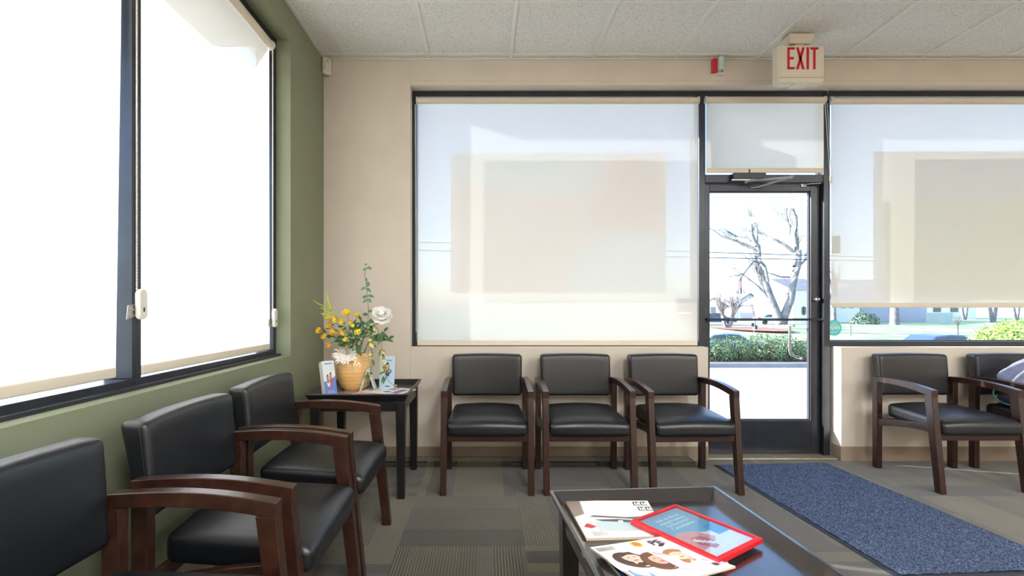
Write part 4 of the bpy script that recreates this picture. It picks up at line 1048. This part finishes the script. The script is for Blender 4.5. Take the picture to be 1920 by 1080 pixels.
for k in range(9):      # the hedge goes on behind the shade left of the door
    c = P(1290 - k * 52, 600, 10.4); bush('hedge_shrub', 'hedge shrub behind the kerb, hidden by the wide shade left of the door', 'shrub', (c.x, 10.4, .03), .42, .46, .44, 350, M['leaf_hedge'], 130 + k, .05, 'hedge shrubs behind the kerb', twig=False)
c = P(1905, 600, 10.5); bush('round_shrub', 'bright lime green round shrub outside at the right picture edge', 'shrub', (c.x, 10.5, .03), .95, .7, .80, 4200, M['leaf_lime'], 150, .035)
c = P(1623, 612, 60); bush('evergreen_shrub', 'small dark evergreen shrub before the grey house wall', 'shrub', (c.x, 60, -1.05), 1.6, 1.2, 1.5, 700, M['leaf_spruce'], 160, .16, twig=False)

def branch(b, p, d, L, r, depth, up=.15, n=4, spread=.6):
    pts = [p.copy()]; rs = [r]; q = p.copy(); dd = d.copy()
    for i in range(n):
        dd = (dd + Vector((random.uniform(-1, 1), random.uniform(-1, 1), random.uniform(-1, 1))) * .14 + Vector((0, 0, up * .25))).normalized()
        q = q + dd * L / n; pts.append(q.copy()); rs.append(r * (1 - .55 * (i + 1) / n))
    b.tube(pts, rs, 5 if r > .05 else 3, caps=False)
    if depth <= 0: return
    for k in range(random.choice((2, 3, 3))):
        i = random.randint(max(1, n - 3), n); nd = (dd + Vector((random.uniform(-1, 1), random.uniform(-1, 1), random.uniform(-.3, .8))) * spread).normalized()
        branch(b, pts[i], nd, L * random.uniform(.55, .8), rs[i] * .75, depth - 1, up, n, spread)
def bare_tree(label, u, Z, zb, H, r, depth, seed, m='bark', trunks=1, lean=0.0, spread=.6, cat='tree', name='bare_tree', group=None):
    random.seed(seed); x = (u - VPX) * Z / F; e = empty(name, (x, Z, zb)); tag(e, label, cat, group)
    b = MB(); p0 = Vector((0, 0, -.2))
    tr = MB()
    for t in range(trunks):
        a = 2 * PI * t / max(1, trunks) + .5; o = Vector((math.cos(a), math.sin(a), 0)) * (.25 if trunks > 1 else 0); d_ = Vector((o.x * 1.2 + lean, o.y, 1)).normalized()
        top = p0 + o + d_ * H * .35; tr.tube([p0 + o * .3, p0 + o + d_ * H * .18, top], [r * 1.2, r, r * .8], 8, caps=False)
        for k in range(4):
            nd = (d_ + Vector((random.uniform(-1, 1), random.uniform(-1, 1), random.uniform(0, .5))) * spread).normalized(); branch(b, top, nd, H * .30, r * .6, depth, .2, 4, spread)
    tr.build('trunk', M[m], e, 60); b.build('branches', M['bark_fine'], e)
    return e
# the big two-trunk tree seen through the door, limbs traced and given depth
random.seed(77)
TZ = 46.0; TS = TZ / F
bt = empty('bare_tree', (P(1465, 600, TZ).x, TZ, -1.2)); tag(bt, 'tall bare tree with two leaning trunks behind the glass door', 'tree')
off = Vector((P(1465, 600, TZ).x, TZ, -1.2))
def limb(b, pts, r0, r1, dy=0.0):
    q = [P(u, v, TZ) + Vector((0, dy * i / len(pts), 0)) - off for i, (u, v) in enumerate(pts)]; n = len(q)
    b.tube(q, [0.95 * (r0 + (r1 - r0) * i / (n - 1)) for i in range(n)], 7, caps=False); return q
tr = MB()
limb(tr, [(1463, 606), (1455, 580), (1447, 555), (1440, 530), (1432, 508), (1425, 490), (1424, 478)], .48, .2, 1)
limb(tr, [(1466, 606), (1474, 580), (1480, 560), (1481, 540), (1484, 520), (1489, 500), (1489, 470)], .44, .18, -1)
limb(tr, [(1468, 606), (1462, 590), (1452, 575)], .38, .2, 1)
tr.build('trunk', M['bark'], bt, 60)
b = MB()
L2 = [([(1424, 480), (1416, 464), (1400, 455), (1384, 445), (1368, 438), (1358, 425), (1348, 417)], .22, .05, 3), ([(1424, 480), (1420, 465), (1408, 452), (1400, 440), (1395, 425), (1387, 410)], .18, .04, -2),
      ([(1418, 462), (1426, 450), (1431, 425), (1430, 405)], .14, .03, 2), ([(1408, 452), (1404, 445), (1392, 442)], .1, .03, 1), ([(1440, 528), (1430, 500), (1420, 494), (1400, 492), (1392, 498), (1375, 515), (1362, 530), (1358, 545)], .16, .05, -3),
      ([(1452, 570), (1430, 540), (1412, 520), (1396, 504)], .16, .05, 2), ([(1427, 535), (1424, 515), (1424, 500)], .1, .04, 1),
      ([(1489, 472), (1475, 455), (1462, 444), (1450, 434), (1439, 428)], .18, .04, 3), ([(1489, 472), (1489, 460), (1480, 440), (1478, 425), (1472, 412), (1460, 402), (1455, 400)], .16, .04, -3), ([(1480, 440), (1482, 428), (1478, 415), (1470, 411)], .1, .03, 0),
      ([(1489, 500), (1500, 480), (1507, 450), (1509, 425), (1510, 400)], .18, .04, 2), ([(1487, 510), (1500, 490), (1510, 478)], .16, .05, -2), ([(1482, 520), (1468, 518), (1460, 512), (1452, 508)], .12, .04, 2), ([(1484, 540), (1495, 530), (1500, 545)], .1, .03, 2)]
for pts, r0, r1, dy in L2:
    q = limb(b, pts, r0, r1, dy)
    for k in range(11):
        i = random.randint(1, len(q) - 1); d_ = (q[i] - q[i - 1]).normalized() + Vector((random.uniform(-1, 1), random.uniform(-1, 1), random.uniform(-.2, .8))) * .6
        branch(b, q[i], d_.normalized(), random.uniform(1.0, 2.4), .035, 1, .1, 3, .6)
b.build('limbs', M['bark'], bt)
bare_tree('clump of bare crape myrtle trunks at the left of the door glass view', 1364, 52, -1.15, 4.6, .16, 3, 11, 'bark', 4, 0, .6)
bare_tree('small bare tree with a fan of upright twigs at the middle of the door view', 1416, 50, -1.12, 3.8, .07, 3, 12, 'bark_fine', 1, 0, .8)
bare_tree('hazy bare tree behind the left houses in the door view', 1392, 104, -1.0, 9.5, .16, 3, 13, 'bark_fine', 2, 0, .7)
bare_tree('hazy bare tree farthest back at the left edge of the door view', 1350, 100, -1.0, 7.5, .14, 3, 14, 'bark_fine', 2, 0, .7)
bare_tree('large tree trunk standing before the grey house wall right of the door', 1677, 58, -1.1, 12, .42, 2, 15, 'bark')
bare_tree('slim trunk at the left edge of the gap under the right shade', 1563, 55, -1.1, 9, .25, 2, 16, 'bark')
for k, (u, Z, sd) in enumerate(((1808, 78, 21), (1862, 66, 24), (1905, 72, 26))):
    bare_tree(['bare woodland tree just right of the board fence', 'bare woodland tree above the lime shrub left part', 'bare woodland tree at the right picture edge'][k], u, Z, -1.0, 9, .2, 2, sd, 'bark', 2)
for k, (u, lb) in enumerate(((1595, 'staked young tree on the lawn left of the evergreen shrub'), (1796, 'staked young tree on the lawn right of the board fence'))):
    bare_tree(lb, u, 42, -1.35, 2.9, .05, 1, 31 + k, 'bark_fine', name='young_tree')
# houses
def house(label, u0, u1, Z, zb, zw, ridge, wall, roofm, gable=True, wins=(), depth=9, cat='house'):
    x0, x1 = (u0 - VPX) * Z / F, (u1 - VPX) * Z / F; e = empty('house', ((x0 + x1) / 2, Z, zb)); tag(e, label, cat)
    hw_ = (x1 - x0) / 2; H = zw - zb; Rr = ridge - zb
    if gable:
        MB().prism([(-hw_, 0), (hw_, 0), (hw_, H), (0, Rr), (-hw_, H)], lambda p, t: (p[0], t, p[1]), 0, depth).build('walls', wall, e)
        o_ = .35; k_ = (Rr - H) / hw_
        for sg in (-1, 1):
            MB().prism([(sg * (hw_ + o_), H - k_ * o_), (0, Rr), (0, Rr + .2), (sg * (hw_ + o_), H - k_ * o_ + .2)], lambda p, t: (p[0], t, p[1]), -.4, depth + .4).build('roof', roofm, e)
    else:
        MB().box(-hw_, hw_, 0, depth, 0, H).build('walls', wall, e)
        MB().prism([(-.4, H), (depth + .4, H), (depth / 2, Rr)], lambda p, t: (t, p[0], p[1]), -hw_ - .3, hw_ + .3).build('roof', roofm, e)
    for (wx, wz, ww, wh) in wins:
        f = MB().box(wx * hw_ - ww / 2 - .08, wx * hw_ + ww / 2 + .08, -.05, -.001, wz - .08, wz + wh + .08).build('window', M['siding'], e)
        MB().box(wx * hw_ - ww / 2, wx * hw_ + ww / 2, -.06, -.05, wz, wz + wh).build('pane', M['window_dark'], f)
    return e
house('small white gabled house at the left of the view through the door', 1312, 1362, 75, -1.0, 1.2, 2.4, M['siding'], M['shingle'], True, ((.0, .9, .8, 1.2),))
house('white house with a central gable behind the small bare tree', 1372, 1438, 86, -1.0, 1.4, 3.4, M['siding'], M['shingle'], True, ((-.4, .6, 1, 1.3), (.4, .6, 1, 1.3)))
house('blue-grey roofed low house behind the forked tree trunks', 1448, 1486, 72, -1.0, 1.3, 2.6, M['siding_grey'], M['shingle'], False, ((-.3, .8, .9, 1),))
house('tall white house with paired windows at the right of the door view', 1487, 1548, 62, -1.0, 3.3, 5.0, M['siding'], M['shingle'], False, ((-.3, 1.6, .35, .5), (-.42, 1.6, .35, .5), (-.3, 1.15, .35, .35), (-.42, 1.15, .35, .35)))
house('white gable fronted house seen under and through the right shade', 1565, 1612, 66, -1.05, 2.6, 3.9, M['siding'], M['shingle'], True, ((-.3, 2.0, .6, .9), (.3, 2.0, .6, .9)))
house('grey sided house with a long blank wall behind the tree trunk', 1614, 1738, 68, -1.05, 3.5, 5.2, M['siding_grey'], M['shingle'], False, ())
house('white house with a porch behind the board fence', 1738, 1830, 84, -1.0, 2.2, 4.2, M['siding'], M['shingle'], False, ((-.6, 1.2, 1.4, 1.2), (.1, 1.2, 1.4, 1.2)))
# board fence
x0, x1 = (1737 - VPX) * 64 / F, (1787 - VPX) * 64 / F
fe = empty('board_fence', (x0, 64, -1.0)); tag(fe, 'weathered grey board fence beside the grey house', 'fence')
b = MB(); n = 22
for k in range(n): b.box((x1 - x0) * k / n, (x1 - x0) * (k + .92) / n, 0, .03, 0, 1.35)
b.build('boards', M['fence'], fe); MB().box(0, x1 - x0, .03, .07, .3, .4).box(0, x1 - x0, .03, .07, 1.0, 1.1).build('rails', M['fence'], fe)
# cars
def car(label, u, Z, zg, paint, heading=1, scale=1.0, yaw=0, lights=False):
    x = (u - VPX) * Z / F; e = empty('car', (x, Z, zg), yaw); tag(e, label, 'car'); s_ = scale
    prof = [(-2.2, .35), (-2.25, .75), (-2.1, .95), (-1.75, 1.0), (-1.2, 1.38), (-.4, 1.46), (.35, 1.42), (1.1, 1.0), (1.95, .85), (2.2, .65), (2.2, .35)]
    prof = [(a * heading * s_, c * s_) for a, c in prof]
    MB().prism(prof, lambda p, t: (p[0], t, p[1]), -.85 * s_, .85 * s_).build('body', paint, e, bevel=.07 * s_, seg=3)
    for pts in ([(-1.55, 1.02), (-1.12, 1.32), (-.45, 1.38), (-.45, 1.02)], [(-.38, 1.02), (-.38, 1.38), (.30, 1.35), (.85, 1.02)]):
        MB().prism([(a * heading * s_, c * s_) for a, c in pts], lambda p, t: (p[0], t, p[1]), -.862 * s_, -.85 * s_).build('side_window', M['carglass'], e)
    for wx in (-1.4, 1.4):
        MB().tube([(wx * s_, -.87 * s_, .33 * s_), (wx * s_, -.65 * s_, .33 * s_)], .33 * s_, 20).build('wheel', M['tyre'], e, 40)
    if lights: MB().box(-2.27 * heading * s_, -2.1 * heading * s_, -.87, -.6, .75, .95).build('tail_light', M['taillight'], e)
    return e
car('silver-blue car on the road seen above the hedge through the door', 1362, 29, -1.85, M['carsilver'])
car('white car with red tail light parked beyond the lawn at the forked tree', 1447, 60, -1.05, M['carwhite'], 1, .9, 0, True)
car('dark parked car far away at the left edge of the door view', 1341, 58, -1.05, M['carblue'])
car('dark blue car whose roof shows at the bottom of the gap under the right shade', 1770, 27, -1.85, M['carblue'])
# power lines
for k, (v0, v1, lb) in enumerate(((473, 479, 'upper of the two power lines crossing behind the door glass'), (483, 487, 'lower of the two power lines crossing behind the door glass'))):
    Z = 36; pts = []
    for i in range(25):
        u = 700 + (2050 - 700) * i / 24; v = v0 + (v1 - v0) * (u - 1328) / 190; pts.append(P(u, v + 3.0 * math.sin(PI * i / 24) - 3, Z))
    tag(MB().tube(pts, .034, 6).build('power_line', M['cable'], None, 180), lb, 'power line', 'power lines over the road')
fpn = P(1387, 600, 60); fl = empty('flagpole', (fpn.x, 60, -1.0)); tag(fl, 'slim flagpole with a drooping red and blue flag left of the bare tree', 'flagpole')
MB().tube([(0, 0, 0), (0, 0, 6.2)], .04, 8).build('pole', M['pole_white'], fl)
MB().pillow((.13, .05, .75), .04, lambda p, h: p + Vector((.14 + .03 * math.sin(p.z * 5), 0, 5.2)), (2, 1, 6)).build('flag', mat('faded_red_flag', rgb(200, 130, 140)), fl, 180)
MB().pillow((.14, .055, .35), .04, lambda p, h: p + Vector((.14, 0, 4.1)), (2, 1, 3)).build('flag_canton', mat('blue_flag', rgb(70, 80, 120)), fl, 180)
# mail boxes by the path
mb = empty('letter_box', (P(1414, 612, 46).x, 46, -1.3)); tag(mb, 'small white post with dark boxes on the lawn in the door view', 'letter box')
MB().box(-.06, .06, -.06, .06, 0, 1.0).build('post', M['pole_white'], mb); MB().box(-.25, -.05, -.1, .1, .55, .9).box(.06, .26, -.1, .1, .3, .65).build('box', M['rubber'], mb)

# ================================================================== FILL LIGHTING (unseen glowing panels added behind the camera to brighten the room)
def fill_panel(cx, cy):
    e = empty('fill_light', (cx, cy, ZC)); tag(e, 'unseen fill light panel added behind the camera', 'fill light', 'added fill light panels')
    MB().box(-.29, .29, -.59, .59, -.004, .0).build('diffuser', EM, e)
    MB().box(-.305, .305, -.605, -.59, -.008, .0).box(-.305, .305, .59, .605, -.008, .0).box(-.305, -.29, -.59, .59, -.008, .0).box(.29, .305, -.59, .59, -.008, .0).build('frame', M['grid'], e)
s = Nodes('fill_glow'); s.b.inputs['Emission Color'].default_value = (.97, .98, 1, 1); s.b.inputs['Emission Strength'].default_value = 32.0; s.b.inputs['Base Color'].default_value = (.8, .8, .8, 1)
EM = s.m
for cx in (.8, 3.2, 5.6):
    for cy in (-2.9, -.9): fill_panel(cx, cy)
for o in bpy.data.objects:
    if '_t' in o: del o['_t']
